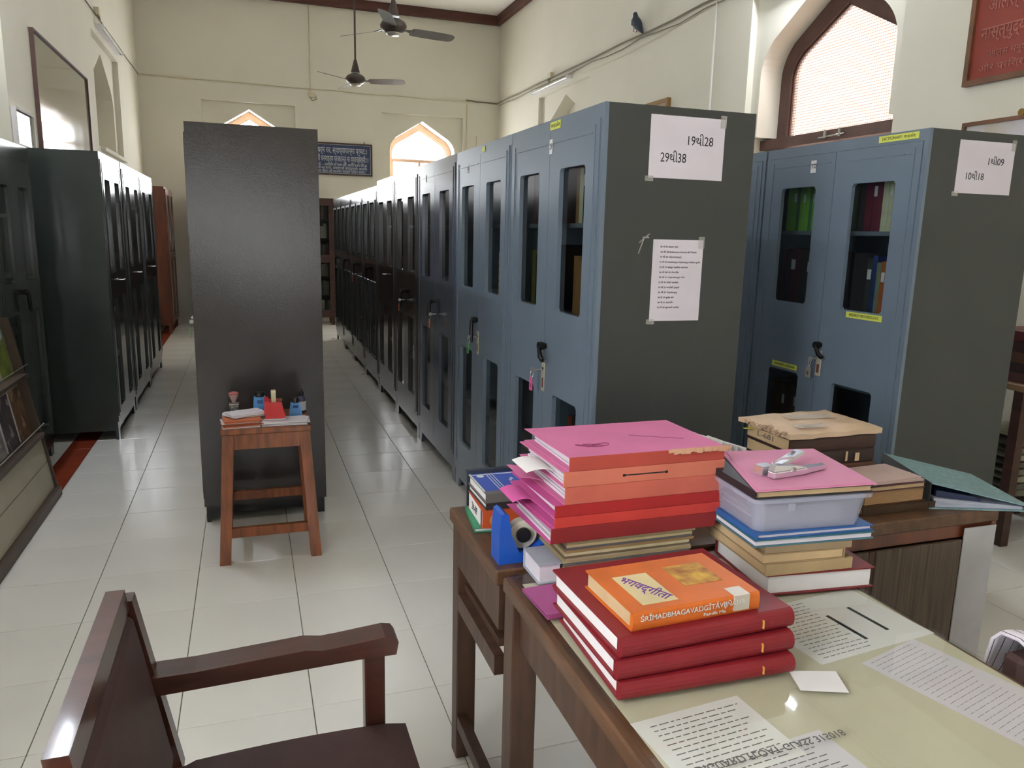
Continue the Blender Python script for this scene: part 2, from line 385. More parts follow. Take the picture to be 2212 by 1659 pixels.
for _n, (_a, _b, _c, _d) in ((5, (.15, .85, .95, 1.75)), (6, (-1.1, -.5, 1.35, 2.15))):
    r = thing('window_%d' % _n, ['', 'lower', 'upper'][_n-4] + ' small window in the wall behind the camera', 'window', kind='structure')
    MB().plate(rect(_a+.002, _b-.002, _c+.002, _d-.002), [rect(_a+.05, _b-.05, _c+.05, _d-.05)], .1, .16, fF).obj('frame', M['frame_brown'], r)
    MB().plate(rect(_a+.051, _b-.051, _c+.051, _d-.051), [], .12, .124, fF).obj('pane', M['winglass'], r)
# transom rail of the big window with its latch
MB().plate(rect(5.12-.835, 5.12+.835, 2.262, 2.345), [], .18, .268, fR).obj('transom', M['frame_brown'], w3)
lt = MB()
for yy in (4.97, 5.13): lt.box(XR+.165, XR+.18, yy-.012, yy+.012, 2.285, 2.345)
lt.tube([(XR+.17, 4.92, 2.300), (XR+.17, 5.20, 2.292)], .006)
lt.obj('latch', M['zinc'], w3)
# sill ledge under the blind niche on the left wall
tag(MB().cbox(XL-.20, XL+.05, 9.36, 10.98, 2.255, 2.298, b=.004).obj('trim_4', M['wall']), 'pale plaster ledge under the blind niche on the left wall', 'ledge', kind='structure')

# ================================================================== CABINETS
def holes_plate(mb, x0, x1, z0, z1, holes, y0, y1):
    mb.plate(rect(x0, x1, z0, z1), holes, y0, y1, lambda s, z, d: (s, d, z))
def rrect(x0, x1, z0, z1, r=.012):
    return [(x0+r, z0), (x1-r, z0), (x1, z0+r), (x1, z1-r), (x1-r, z1), (x0+r, z1), (x0, z1-r), (x0, z0+r)]
SHZ = [.12, .52, .86, 1.19, 1.545]
def cabinet(label, w, d, h, body_m, door_m, loc, rz, win=(.12, 1.205, 1.745, .30, .87), base=.10, end_m=None, blackframe=False, glazed=True, handle=.45, group='steel book cabinets', zhandle=1.04, base_m=None, name='steel_cabinet', twin=True, handle_m=None, hstyle='lever', hz=None):
    """front faces local -y; x runs 0..w; origin on the floor at the front left corner"""
    t = thing(name, label, 'cabinet', loc, rz, group)
    g = .006; y0 = .02
    b = MB(); end_m = end_m or body_m
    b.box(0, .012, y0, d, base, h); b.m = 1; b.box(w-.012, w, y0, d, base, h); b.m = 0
    b.box(.012, w-.012, y0, d, h-.03, h); b.box(.012, w-.012, y0, d, base, base+.02); b.box(.012, w-.012, d-.01, d, base+.02, h-.03)
    b.box(-.000, w, .006, y0, h-.045, h)                          # head rail with a small lip
    b.box(0, w, .004, y0, base, base+.035)
    b.box(0, .022, .004, y0, base+.035, h-.045); b.box(w-.022, w, .004, y0, base+.035, h-.045)
    b.obj('body', [body_m, end_m], t)
    f = MB()
    f.prism([(0.004, 0), (.07, 0), (.085, base*.55), (w-.085, base*.55), (w-.07, 0), (w-.004, 0), (w-.004, base), (.004, base)], .012, .03)
    f.box(.01, .05, d-.05, d-.01, 0, base); f.box(w-.05, w-.01, d-.05, d-.01, 0, base)
    f.box(.006, .02, .03, d-.05, base*.5, base); f.box(w-.02, w-.006, .03, d-.05, base*.5, base)
    f.obj('stand', base_m or body_m, t)
    if glazed:
        for z in SHZ[1:]:
            MB().box(.014, w-.014, .075, d-.012, z-.018, z).obj('shelf', M['steel_in'], t)
    zc0, zc1 = base+.037, h-.047
    for k in (0, 1):
        x0, x1 = (.024, w/2-.0015) if k == 0 else (w/2+.0015, w-.024)
        xc = (x0+x1)/2; hw, a, bz, c, dz = win
        hs = [rrect(xc-hw, xc+hw, a, bz), rrect(xc-hw, xc+hw, c, dz)]
        db = MB(); holes_plate(db, x0, x1, zc0, zc1, hs, 0, .018)
        # rolled ridges and a raised bead round the openings
        for xx in ((x0+.035) if k == 0 else (x1-.035),): db.box(xx-.004, xx+.004, -.003, 0, zc0+.02, zc1-.02)
        db.box(x0+.03, x1-.03, -.002, 0, zc1-.045, zc1-.040)
        dr = db.obj('door', door_m, t)
        for (z0, z1) in ((a, bz), (c, dz)):
            if blackframe:
                fb = MB(); holes_plate(fb, xc-hw-.018, xc+hw+.018, z0-.018, z1+.018, [rrect(xc-hw+.004, xc+hw-.004, z0+.004, z1-.004)], -.008, .004)
                fb.obj('glazing_bead', M['black'], dr)
            MB().box(xc-hw-.004, xc+hw+.004, .0185, .0215, z0-.004, z1+.004).obj('pane', M['glass'], dr)
        if k == 1:
            hb = MB(); hx = w/2+.02; hz_ = zhandle
            hm = handle_m or M['blackmetal']
            if hstyle == 'lever':
                hb.lathe([(.0, -.034), (.016, -.034), (.018, -.02), (.012, 0)], 14, (hx, 0, hz_), 'y')
                hb.tube([(hx, -.028, hz_), (hx+.012, -.032, hz_-.02), (hx+.03, -.034, hz_-.04), (hx+.052, -.034, hz_-.05), (hx+.062, -.036, hz_-.046)], [.009, .009, .011, .010, .005], 8)
            elif hstyle == 'hang':
                hb.lathe([(.0, -.034), (.015, -.034), (.018, -.02), (.012, 0)], 14, (hx-.03, 0, hz_+.02), 'y')
                hb.tube([(hx-.03, -.03, hz_+.02), (hx-.03, -.034, hz_-.03), (hx-.024, -.034, hz_-.07), (hx-.01, -.036, hz_-.095)], [.010, .011, .010, .006], 8)
            else:
                hb.tube([(hx, 0, hz_), (hx, -.03, hz_), (hx+.07, -.03, hz_), (hx+.07, -.022, hz_)], .005, 8)
            hb.obj('handle', hm, dr)
    return t
def key_tag(loc, rz, col, label, plate=None, mname=None):
    """plastic tag with key, hanging from the keyhole; local -y is away from the door"""
    t = thing('key_tag', label, 'key tag', loc, rz, 'key tags in the cabinet locks')
    m = mat(mname, col, .4, var=.02)
    k = MB(); k.tube([(0, 0, 0), (0, -.03, 0)], .003, 6)
    k.lathe([(.004, -.002), (.011, -.002), (.011, .002), (.004, .002)], 12, (0, -.038, 0), 'x'); k.obj('key', M['zinc'], t)
    r = MB(); R = [(.001*sin(a), -.042 + .010*cos(a)*.6, -.018+.014*sin(a)) for a in [2*pi*i/12 for i in range(13)]]
    r.tube(R, .0012, 5, cap=False); r.obj('ring', M['zinc'], t)
    b = MB(); b.prism([(-.014, -.085), (.014, -.085), (.014, -.045), (.006, -.032), (-.006, -.032), (-.014, -.045)], -.047, -.043); b.obj('fob', m, t)
    b = MB(); b.box(-.006, .006, -.0475, -.0472, -.073, -.055); b.obj('fob_window', M['sticker'] if False else mat(mname+'_d', tuple(max(0, c-60) for c in col), .5), t)
    return t
def lock_plate(t, x, z, m=None):
    MB().cbox(x-.016, x+.016, -.004, 0, z-.06, z+.06, b=.0015).obj('lock_plate', m or mat('brass_white_plate', (205, 198, 176), .3, metal=.4), t)
    MB().lathe([(0, -.0055), (.006, -.0055), (.006, -.004)], 10, (x+.002, 0, z+.035), 'y').obj('keyhole', M['black'], t)
    MB().box(x-.008, x+.008, -.0046, -.004, z-.045, z-.005).obj('plate_emblem', mat('plate_brown', (110, 62, 44), .5), t)

RZ = -pi/2                                            # cabinets facing -X
A_X = 1.136; AD = .595
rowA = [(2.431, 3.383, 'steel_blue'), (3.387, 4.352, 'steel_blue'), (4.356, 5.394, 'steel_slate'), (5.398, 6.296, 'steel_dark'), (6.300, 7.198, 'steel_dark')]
labA = ['grey-blue steel cabinet, end of the long row, number 29 and pink key tag on it', 'second grey-blue steel cabinet of the long row, green key tag in its lock',
        'wide slate steel cabinet, third of the long row, orange key tag hanging', 'dark glossy steel cabinet, fourth of the long row, orange key tag hanging', 'dark brownish steel cabinet, fifth of the long row, with white metal handles']
cabA = []
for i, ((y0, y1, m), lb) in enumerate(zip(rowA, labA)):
    c = cabinet(lb, y1-y0, AD, 1.936, M[m], M[m], (A_X, y1, 0), RZ, end_m=M['steel_end_shaded'] if i == 0 else None, hstyle=('lever', 'hang', 'hang', 'hang', 'bar')[i],
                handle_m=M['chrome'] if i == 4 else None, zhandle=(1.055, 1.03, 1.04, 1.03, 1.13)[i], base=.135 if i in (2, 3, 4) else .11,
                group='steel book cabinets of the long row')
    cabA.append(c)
labF = ['low dark cabinet with black-framed glass doors next to the taller dark cabinet', 'dark cabinet with black-framed glass doors, second of the far group, orange tag',
        'dark cabinet with black-framed glass doors, third of the far group', 'lightest small glass-door cabinet at the far end of the long row']
ys = [7.206, 8.13, 9.06, 9.98, 10.9]
for i in range(4):
    cabinet(labF[i], ys[i+1]-ys[i]-.004, AD, 1.898, M['steel_dark'] if i < 3 else M['steel_green'], M['steel_dark'] if i < 3 else M['steel_green'], (A_X, ys[i+1], 0), RZ,
            win=(.15, 1.24, 1.76, .30, 1.00), blackframe=True, hstyle='hang', zhandle=1.12, base=.12, group='glass-door cabinets at the far end of the row')
# row B
B_X = 2.485
cabB = []
for i, (y0, y1, lb) in enumerate([(2.392, 3.372, 'right-hand grey steel cabinet with number 10 and yellow DICTIONARY sticker'), (3.385, 4.34, 'grey steel cabinet behind the one numbered 10, partly hidden by the long row'),
                                  (4.344, 5.29, 'grey steel cabinet, third of the right-hand row'), ]):
    cabB.append(cabinet(lb, y1-y0, .60, 1.934, M['steel_blue'], M['steel_blue'], (B_X, y1, 0), RZ, end_m=M['steel_end_shaded'] if i == 0 else None, zhandle=1.03, base=.11, group='steel book cabinets of the right-hand row'))
# left row, facing +X
RL = pi/2
for i, (y0, y1, lb) in enumerate([(5.885, 6.775, 'glossy black-green cabinet at the near end of the left wall row'), (6.83, 7.885, 'wide glossy dark cabinet in the middle of the left wall row'), (7.9, 8.96, 'glossy dark cabinet at the far end of the left wall row')]):
    cabinet(lb, y1-y0, .50, 1.972, M['steel_green'], M['steel_green'], (-.90, y0, 0), RL, win=(.11, 1.16, 1.80, .22, .98), hstyle='bar', handle_m=M['chrome'], zhandle=1.10, base=.13, group='steel cabinets along the left wall')
cabinet('dark cabinet set back in the left wall recess behind the magazine rack', .88, .48, 1.95, M['steel_green'], M['steel_green'], (-1.25, 4.745, 0), RL, win=(.11, 1.16, 1.70, .22, .98), hstyle='hang', zhandle=1.08, base=.11, group='steel cabinets along the left wall')
# the single charcoal cabinet in the aisle, seen from its end
mid = cabinet('tall charcoal hammered steel cabinet standing alone, end panel behind the wooden stool', .92, .615, 1.98, M['steel_mid'], M['steel_mid'], (-.262, 4.97, 0), RZ, base=.085, hstyle='bar', handle_m=M['chrome'], zhandle=1.02, group='steel book cabinets', base_m=M['black'])
for _i, _t in enumerate(['second', 'third', 'fourth', 'fifth', 'last']):
    dup(mid, (-.262, 4.97 + .925*(_i+1), 0), RZ, _t + ' charcoal cabinet in the row hidden behind the one by the stool', 'steel book cabinets')
key_tag((-.262, 4.50, .99), RZ, (150, 200, 140), 'pale green key tag hanging off the left side of the charcoal cabinet', mname='tag_pale_green')

# key tags, lock plates and paper stickers
lock_plate(cabA[0], .952/2+.005, .925); lock_plate(cabA[1], .965/2+.005, .93); lock_plate(cabB[0], .49+.02, .945)
key_tag((A_X-.0085, 2.905, .955), RZ, (224, 96, 158), 'pink key tag hanging in the lock of the nearest cabinet', mname='tag_pink')
key_tag((A_X-.0085, 3.87, .96), RZ, (96, 160, 92), 'green key tag hanging in the second cabinet lock', mname='tag_green')
key_tag((A_X-.0085, 4.79, .985), RZ, (236, 128, 52), 'orange key tag hanging in the slate third cabinet', mname='tag_orange')
key_tag((A_X-.0085, 5.84, .985), RZ, (232, 112, 60), 'orange key tag hanging in the fourth, dark cabinet', mname='tag_orange2')
key_tag((A_X-.0085, 8.60, 1.03), RZ, (236, 120, 80), 'small far orange key tag on a black-framed glass cabinet', mname='tag_orange3')
key_tag((B_X-.0085, 2.865, .965), RZ, (150, 140, 130), 'greyish clear key tag in the lock of the right-hand cabinet', mname='tag_clear')
def sticker(t, x, z, w, h, m, body, bm=None, size=None, name='sticker', rot=0, y=-.0008):
    s = MB().box(-w/2, w/2, -.0006, 0, -h/2, h/2).obj(name, m, t, (x, y, z), (0, rot, 0))
    if body: text(body, size or h*.7, bm or M['ink'], s, (0, -.0008, 0), (pi/2, 0, 0), width=w*.82)
    return s
sticker(cabA[0], (3.383-2.895), 1.834, .030, .055, M['sticker'], '29', size=.032, y=-.001)
sticker(cabA[1], (4.352-4.10), 1.835, .026, .045, M['sticker'], '30', size=.028, y=-.001)
sticker(cabA[2], (5.394-5.12), 1.84, .022, .045, M['sticker'], '31', size=.026, y=-.001)
sticker(cabA[0], (3.383-2.87), 1.912, .105, .030, M['yellow'], 'શબ્દકોશ', size=.02, y=.005)
sticker(cabA[1], (4.352-3.83), 1.912, .05, .026, M['yellow'], None, y=.005)
sticker(cabB[0], (3.372-3.023), 1.834, .036, .055, M['sticker'], '10', size=.028, y=-.001)
sticker(cabB[0], (3.372-2.545), 1.914, .205, .026, M['yellow'], 'DICTIONARY- શબ્દકોશ', size=.017, y=.005)
sticker(cabB[0], (3.372-2.62), 1.186, .205, .026, M['yellow'], 'RESEARCH METHODOLOGY', size=.017, rot=0, y=-.001)
sticker(cabB[0], (3.372-3.10), .895, .185, .026, M['yellow'], 'MANUSCRIPTS CATALOGUE', size=.017, y=-.001)

# papers taped on cabinet ends (local x -> world x, facing -Y)
def sheet(name, label, x0, x1, z0, z1, y, lines, tilt=0, m=None, cat='paper'):
    t = thing(name, label, cat, ((x0+x1)/2, y, (z0+z1)/2)); t.rotation_euler = (0, tilt, 0)
    W, H = x1-x0, z1-z0
    MB().box(-W/2, W/2, -.0008, 0, -H/2, H/2).obj('page', m or M['paper_lil'], t)
    for (bx, bz, size, body, al, mm, wd) in lines:
        text(body, size, mm, t, (bx, -.0011, bz), (pi/2, 0, 0), align=al, width=wd)
    tp = MB()
    tp.box(-W/2-.012, -W/2+.02, -.0012, -.0008, -H/2-.012, -H/2+.006); tp.box(W/2-.02, W/2+.004, -.0012, -.0008, H/2-.03, H/2+.012)
    tp.obj('adhesive_tape', mat('clear_tape', (210, 208, 200), .25, alpha=.3), t)
    return t
YA = 2.431 - .0005
sheet('shelf_sign', 'white paper sign reading 19થી28 and 29થી38 on the end of the long row', 1.313, 1.606, 1.70, 1.908, YA, [(.048, .024, .044, '19થી28', 'CENTER', M['ink'], .100), (-.053, -.036, .044, '29થી38', 'CENTER', M['ink'], .100)], cat='sign')
L13 = ['01 થી 09 સંદર્ભ ગ્રંથ', '10 થી 18 Reference Section & Thesis', '19 થી 20 શિક્ષણશાસ્ત્ર', '21 થી 22 સમાજશાસ્ત્ર રાજ્યશાસ્ત્ર ઇતિહાસ ભૂગોળ', '23 થી 25 સંસ્કૃત સાહિત્ય વ્યાકરણ', '26 થી 28 વેદ ઉપનિષદ', '29 થી 31 દર્શનશાસ્ત્ર યોગ', '32 થી 33 હિન્દી સાહિત્ય', '34 થી 35 અંગ્રેજી પુસ્તકો', '36 થી 37 ધર્મશાસ્ત્ર', '38 થી 39 પુરાણ કથા', '40 થી 41 જ્યોતિષ', '42 થી 44 ગુજરાતી સાહિત્ય']
wd = [.07, .145, .085, .165, .115, .08, .105, .08, .085, .078, .065, .062, .09]
sheet('index_list', 'white printed list of shelf numbers taped below the 19થી28 sign', 1.348, 1.550, 1.205, 1.492, YA, [(-.072, .118-.0178*i, .0085, s, 'LEFT', M['ink'], wd[i]) for i, s in enumerate(L13)], cat='paper')
sheet('shelf_sign', 'white paper sign reading 1થી09 and 10થી18 on the right-hand cabinet end', 2.645, 2.937, 1.698, 1.900, 2.392-.0005, [(.050, .024, .038, '1થી09', 'CENTER', M['ink'], .082), (-.052, -.036, .038, '10થી18', 'CENTER', M['ink'], .092)], cat='sign')
# scraps of old tape on the end panel
tag(MB().box(1.305, 1.330, 2.4298, 2.4303, 1.495, 1.5).box(1.30, 1.3035, 2.4298, 2.4303, 1.44, 1.50, r=(.35, 'Y')).box(1.31, 1.314, 2.4298, 2.4303, 1.47, 1.52, r=(.9, 'Y')).obj('tape_scrap', mat('clear_tape', (210, 208, 200), .25, alpha=.3)), 'torn scraps of clear tape left of the printed list', 'tape')

# ------------------------------------------------------------------ books inside the glazed cabinets
bcols = {}
def bm_(col):
    k = 'cloth_%d_%d_%d' % col
    return mat(k, col, .6, var=.1, scale=20)
ORD = ['first', 'second', 'third', 'fourth', 'fifth', 'sixth', 'seventh', 'eighth', 'ninth', 'tenth', 'eleventh', 'twelfth', 'thirteenth', 'fourteenth', 'fifteenth', 'sixteenth', 'seventeenth', 'eighteenth', 'nineteenth', 'twentieth']
def shelf_books(cx, ytop, w, ranges, z, pal, label_of, group, hmin=.20, hmax=.27, depth=.17, tw=(.022, .042), inset=.09):
    """books standing on a shelf of a cabinet that faces -X; local x in ranges"""
    for (a, b) in ranges:
        x = a; k = 0
        while x < b - .02:
            t = random.uniform(*tw); col, nm = pal[k % len(pal)]; hh = random.uniform(hmin, hmax); k += 1
            mb = MB(); mb.box(0, .003, 0, depth, 0, hh); mb.box(t-.003, t, 0, depth, 0, hh); mb.box(.003, t-.003, 0, .003, 0, hh)
            mb.m = 1; mb.box(.003, t-.003, .003, depth-.004, .004, hh-.004)
            if k % 3 == 0: mb.m = 2; mb.box(.004, t-.004, -.0006, 0, hh*.62, hh*.80)
            o = mb.obj('shelf_book', [bm_(col), M['paper_old'], M['sticker']], None, (cx+inset, ytop - x, z+.0005), (0, 0, RZ))
            tag(o, label_of % (ORD[k-1] + ' from the left, ' + nm), 'book', group); x += t + .0012
MAR, CRM, DRK, GRN, NAV, ORG, OLV, TAN = ((104, 24, 44), 'maroon'), ((206, 200, 168), 'cream'), ((48, 40, 40), 'black'), ((126, 190, 52), 'bright green'), ((36, 52, 110), 'navy'), ((190, 98, 46), 'orange'), ((120, 116, 60), 'olive'), ((150, 108, 66), 'tan')
wA = .952; nearA, farA = (wA*.75-.17, wA*.75+.16), (wA*.25-.17, wA*.25+.16)
shelf_books(A_X, 3.383, wA, [(nearA[0], nearA[1])], SHZ[4], [TAN, CRM, DRK, TAN], '%s book behind the near upper glass of the nearest cabinet', 'books on the top shelf of the nearest cabinet')
shelf_books(A_X, 3.383, wA, [(nearA[0], nearA[1])], SHZ[3], [TAN, TAN, DRK, OLV], '%s book, second shelf, near glass of the nearest cabinet', 'books on the second shelf of the nearest cabinet', hmax=.30, tw=(.03, .055))
shelf_books(A_X, 3.383, wA, [(farA[0], farA[1])], SHZ[4], [MAR, DRK, MAR], '%s book behind the far upper glass of the nearest cabinet', 'books on the top shelf of the nearest cabinet')
shelf_books(A_X, 3.383, wA, [(farA[0], farA[1])], SHZ[3], [OLV, DRK, OLV], '%s book, second shelf, far glass of the nearest cabinet', 'books on the second shelf of the nearest cabinet', tw=(.03, .05))
shelf_books(A_X, 3.383, wA, [(nearA[0], nearA[1])], SHZ[1], [((150, 60, 30), 'rust'), DRK, MAR], '%s book behind the near lower glass of the nearest cabinet', 'books on the lower shelf of the nearest cabinet', hmin=.24)
wB = .98; nB, fBk = (wB*.75-.17, wB*.75+.16), (wB*.25-.17, wB*.25+.16)
shelf_books(B_X, 3.372, wB, [(nB[0], nB[1])], SHZ[4], [DRK, MAR, MAR, MAR, CRM, CRM, CRM, TAN], '%s book behind the upper glass under the DICTIONARY sticker', 'dictionaries on the top shelf', hmin=.235, hmax=.25)
shelf_books(B_X, 3.372, wB, [(nB[0], nB[1])], SHZ[3], [DRK, DRK, ((60, 60, 56), 'charcoal'), NAV, ((130, 136, 112), 'grey-green'), ORG], '%s book above the RESEARCH METHODOLOGY sticker', 'books on the research methodology shelf', hmin=.22)
shelf_books(B_X, 3.372, wB, [(fBk[0], fBk[1])], SHZ[4], [GRN, GRN, GRN, ((60, 130, 60), 'dark green')], '%s book behind the glass beside the number 10', 'green books on the top shelf', hmin=.215, hmax=.225, tw=(.018, .026))
shelf_books(B_X, 3.372, wB, [(fBk[0], fBk[1])], SHZ[3], [((84, 26, 28), 'dark red'), DRK, ((84, 26, 28), 'dark red')], '%s book on the second shelf below the number 10', 'dark red books on the second shelf', hmin=.25, hmax=.27)
shelf_books(B_X, 3.372, wB, [(fBk[0], fBk[1])], SHZ[1], [((90, 60, 36), 'brown')], '%s book under the MANUSCRIPTS sticker', 'brown books on the lower shelf', hmin=.25, hmax=.27)
shelf_books(B_X, 4.34, .955, [(.955*.75-.17, .955*.75+.16)], SHZ[4], [NAV, CRM, NAV], '%s book in the cabinet behind the one numbered 10', 'books of the half-hidden grey cabinet')
# boxed volumes with portraits lying in the second cabinet
for i in range(3):
    mb = MB(); mb.cbox(0, .15, 0, .12, 0, .072, b=.003); mb.m = 1; mb.box(.012, .07, -.0007, 0, .008, .064); mb.m = 2; mb.lathe([(0, -.0014), (.018, -.0014), (.020, -.0008)], 12, (.035, 0, .040), 'y')
    o = mb.obj('boxed_volume', [mat('tan_box', (206, 160, 108), .6), mat('box_art', (226, 196, 130), .6), mat('box_face', (90, 52, 40), .7)], None, (A_X+.06, 4.352-.63, SHZ[3]+.002+.0735*i), (0, 0, RZ))
    tag(o, ['bottom', 'middle', 'top'][i] + ' tan boxed volume with a round picture in the second cabinet', 'book', 'boxed volumes in the second cabinet')

# ================================================================== far wooden furniture
def wood_case(name, label, x0, x1, y0, y1, h, m, face, rows=5):
    """glazed wooden bookcase; face = '-y' or '+x'"""
    w = (x1-x0) if face == '-y' else (y1-y0); d = (y1-y0) if face == '-y' else (x1-x0)
    t = thing(name, label, 'bookcase' if name == 'bookcase' else 'cupboard', (x0, y0, 0) if face == '-y' else (x1, y0, 0), 0 if face == '-y' else pi/2)
    b = MB(); b.box(0, .03, .02, d, .12, h); b.box(w-.03, w, .02, d, .12, h); b.box(.03, w-.03, .02, d, h-.04, h); b.box(.03, w-.03, .02, d, .12, .16); b.box(.03, w-.03, d-.02, d, .16, h-.04)
    b.box(.06, .075, 0, 0, 0, 0) if False else None
    b.obj('body', m, t)
    for xx in (0, w-.06):
        for yy in (.02, d-.06): MB().box(xx, xx+.06, yy, yy+.04, 0, .12).obj('leg', m, t)
    # framed end panels
    for xx, s in ((0, -1), (w, 1)):
        e = MB(); x_ = (xx-.008, xx) if s < 0 else (xx, xx+.008)
        e.plate(rect(.02, d, .12, h), [rect(.09, d-.07, .24, h*.52), rect(.09, d-.07, h*.56, h-.12)], x_[0], x_[1], lambda s_, z, q: (q, s_, z)); e.obj('end_frame', m, t)
    for i in range(1, rows): MB().box(.03, w-.03, .06, d-.02, .16+(h-.2)*i/rows, .18+(h-.2)*i/rows).obj('shelf', m, t)
    for k in (0, 1):
        a, c = (.004, w/2-.002) if k == 0 else (w/2+.002, w-.004)
        dd = MB(); holes_plate(dd, a, c, .14, h-.03, [rect(a+.07, c-.07, h*.56, h-.11), rect(a+.07, c-.07, .24, h*.50)], 0, .02); dr = dd.obj('door', m, t)
        for z0, z1 in ((h*.56, h-.11), (.24, h*.50)): MB().box(a+.066, c-.066, .008, .012, z0-.003, z1+.003).obj('pane', M['glass'], dr)
        if k: MB().lathe([(0, -.03), (.012, -.03), (.014, -.018), (.006, 0)], 12, (a+.03, 0, h*.53), 'y').obj('knob', M['zinc'], dr)
    return t
wood_case('cupboard', 'reddish brown wooden cupboard in the far left corner', -1.40, -1.02, 11.75, 12.75, 2.02, M['wood_red'], '+x')
wood_case('bookcase', 'very dark wooden glazed bookcase against the far wall', .30, 1.30, 12.50, 12.90, 1.97, M['wood_shelf'], '-y', rows=6)
wood_case('bookcase', 'second dark bookcase at the far wall, hidden behind the charcoal row', -.75, .26, 12.50, 12.90, 1.97, M['wood_shelf'], '-y', rows=6)
pal = [((110, 96, 80), 'dull tan'), ((70, 60, 66), 'slate'), ((96, 50, 44), 'dull red'), ((150, 140, 120), 'pale')]
for r in range(6):
    z = .181+1.77*r/6 if r else .161; x = 1.02
    q_ = 0
    while x < 1.215:
        t_ = random.uniform(.025, .045); c = random.choice(pal); hh = random.uniform(.17, .23)
        q_ += 1; tag(MB().box(x, x+t_, 12.58, 12.72, z, z+hh).obj('far_book', bm_(c[0])), ORD[q_-1] + ' from the left, ' + c[1] + ' book on shelf %s of the dark far bookcase' % ['one (lowest)', 'two', 'three', 'four', 'five', 'six (top)'][r], 'book', 'books in the far bookcase'); x += t_+.002

# ================================================================== wall furniture
def hung_board(name, label, cat, f, s0, s1, z0, z1, fw, fm, pm, d=.03, lift=.002, group=None, split=0):
    t = thing(name, label, cat, group=group)
    MB().plate(rect(s0, s1, z0, z1), [rect(s0+fw, s1-fw, z0+fw, z1-fw)], -d-lift, -lift, f).obj('frame', fm, t)
    MB().plate(rect(s0+fw, s1-fw, z0+fw, z1-fw), [], -d*.5-lift, -lift, f).obj('panel', pm, t)
    return t
gloss_board = mat('aged_glossy_board', (158, 158, 142), .07, var=.0, alt=(132, 122, 102), scale=1.6, stretch=(1, 3, .6), rvar=.07, coat=.6)
b1 = hung_board('hanging_board', 'large glazed board with thin wooden frame high on the left wall', 'board', fL, 6.66, 8.71, 1.98, 2.865, .016, M['frame_brown'], gloss_board, d=.028)
b1.location = (0, 0, 0)
hung_board('hanging_board', 'smaller glaring glazed board above the near end of the left cabinets', 'board', fL, 5.985, 6.46, 1.99, 2.235, .015, M['paper'], gloss_board, d=.03)
# blue sign at the far wall
sg = hung_board('verse_board', 'blue board with white Devanagari verse in dark wood frame on the far wall', 'sign', fB, .80, 1.985, 2.355, 2.855, .022, mat('sign_frame', (64, 40, 26), .4), mat('sign_blue', (44, 58, 96), .45, var=.05), d=.03)
MB().plate(rect(.826, 1.959, 2.381, 2.829), [rect(.832, 1.953, 2.387, 2.823)], -.0185, -.017, fB).obj('border_line', M['ink_white'], sg)
for (z, s, body, wd_, al, xx) in [(2.735, .125, 'सत्यं वद, धर्मं चर, स्वाध्यायान्मा प्रमदः।', 1.02, 'LEFT', .88), (2.605, .125, 'आचार्याय प्रियं धनमाहृत्य प्रजातन्तुं मा व्यवच्छेत्सीः।।', 1.06, 'LEFT', .86),
                              (2.515, .058, 'सत्य बोलो, धर्म करो — स्वाध्याय का पालन करो, अतिथि ज्ञान देवों का', 1.03, 'LEFT', .87), (2.463, .058, 'करने में असावधानी मत करना, आचार्य की आज्ञानुसार आर्थिक', 1.03, 'LEFT', .87), (2.412, .058, 'सहाय और गृहस्थ जीवन की साधनाएं संतुष्टि प्रदान करता।', 1.0, 'LEFT', .87)]:
    text(body, s, M['ink_white'], sg, (xx, YB-.0185, z), (pi/2, 0, 0), align=al, width=wd_)
MB().tube([(1.86, YB-.004, 2.85), (1.86, YB-.012, 2.88), (1.86, YB-.004, 2.885)], .007).obj('hook', M['blackmetal'], sg)
# red sign on right wall: text runs along -Y
rs = hung_board('carved_board', 'red board with carved Devanagari verse in brown frame on the right wall', 'sign', fR, 2.35, 3.735, 2.42, 3.02, .03, mat('sign_frame2', (112, 76, 52), .45, var=.2), mat('sign_red', (142, 58, 44), .45, var=.06), d=.035)
carv = mat('carved_red', (168, 104, 92), .45)
for (z, s, body, wd_, y0) in [(2.845, .10, 'आलस्यं हि मनुष्याणां शरीरस्थो महान् रिपुः।', 1.2, 3.63), (2.695, .10, 'नास्त्युद्यमसमो बन्धुः कृत्वा यं नावसीदति।।', 1.2, 3.655), (2.578, .05, 'आलस मनुष्य के शरीर में रहने वाला महान शत्रु है।', 1.0, 3.60), (2.503, .05, 'और परिश्रम जैसा दूसरा कोई मित्र नहीं है', 1.05, 3.645)]:
    t_ = text(body, s, carv, rs, (XR-.0205, y0, z), (pi/2, 0, -pi/2), align='LEFT', width=wd_, thick=.003)
fr = hung_board('picture_frame', 'framed pale picture with brown frame below the red carved board', 'picture', fR, 2.75, 3.70, 1.55, 2.21, .022, mat('sign_frame2', (112, 76, 52), .45), mat('picture_pale', (206, 200, 205), .3, var=.0, alt=(190, 178, 150), scale=5), d=.03)
fr.location = (0, 0, 0)
MB().lathe([(.012, -.003), (.02, -.003), (.02, .003), (.012, .003), (.012, -.003)], 14, (XR-.012, 3.34, 2.228), 'x').obj('hook', mat('brass', (150, 120, 70), .3, metal=.9), fr)
hung_board('picture_frame', 'small gilt picture frame just showing above the long row on the right wall', 'picture', fR, 7.23, 7.95, 2.25, 2.885, .035, mat('gilt', (140, 108, 60), .4, metal=.4), mat('picture_tan', (176, 150, 120), .4), d=.04)

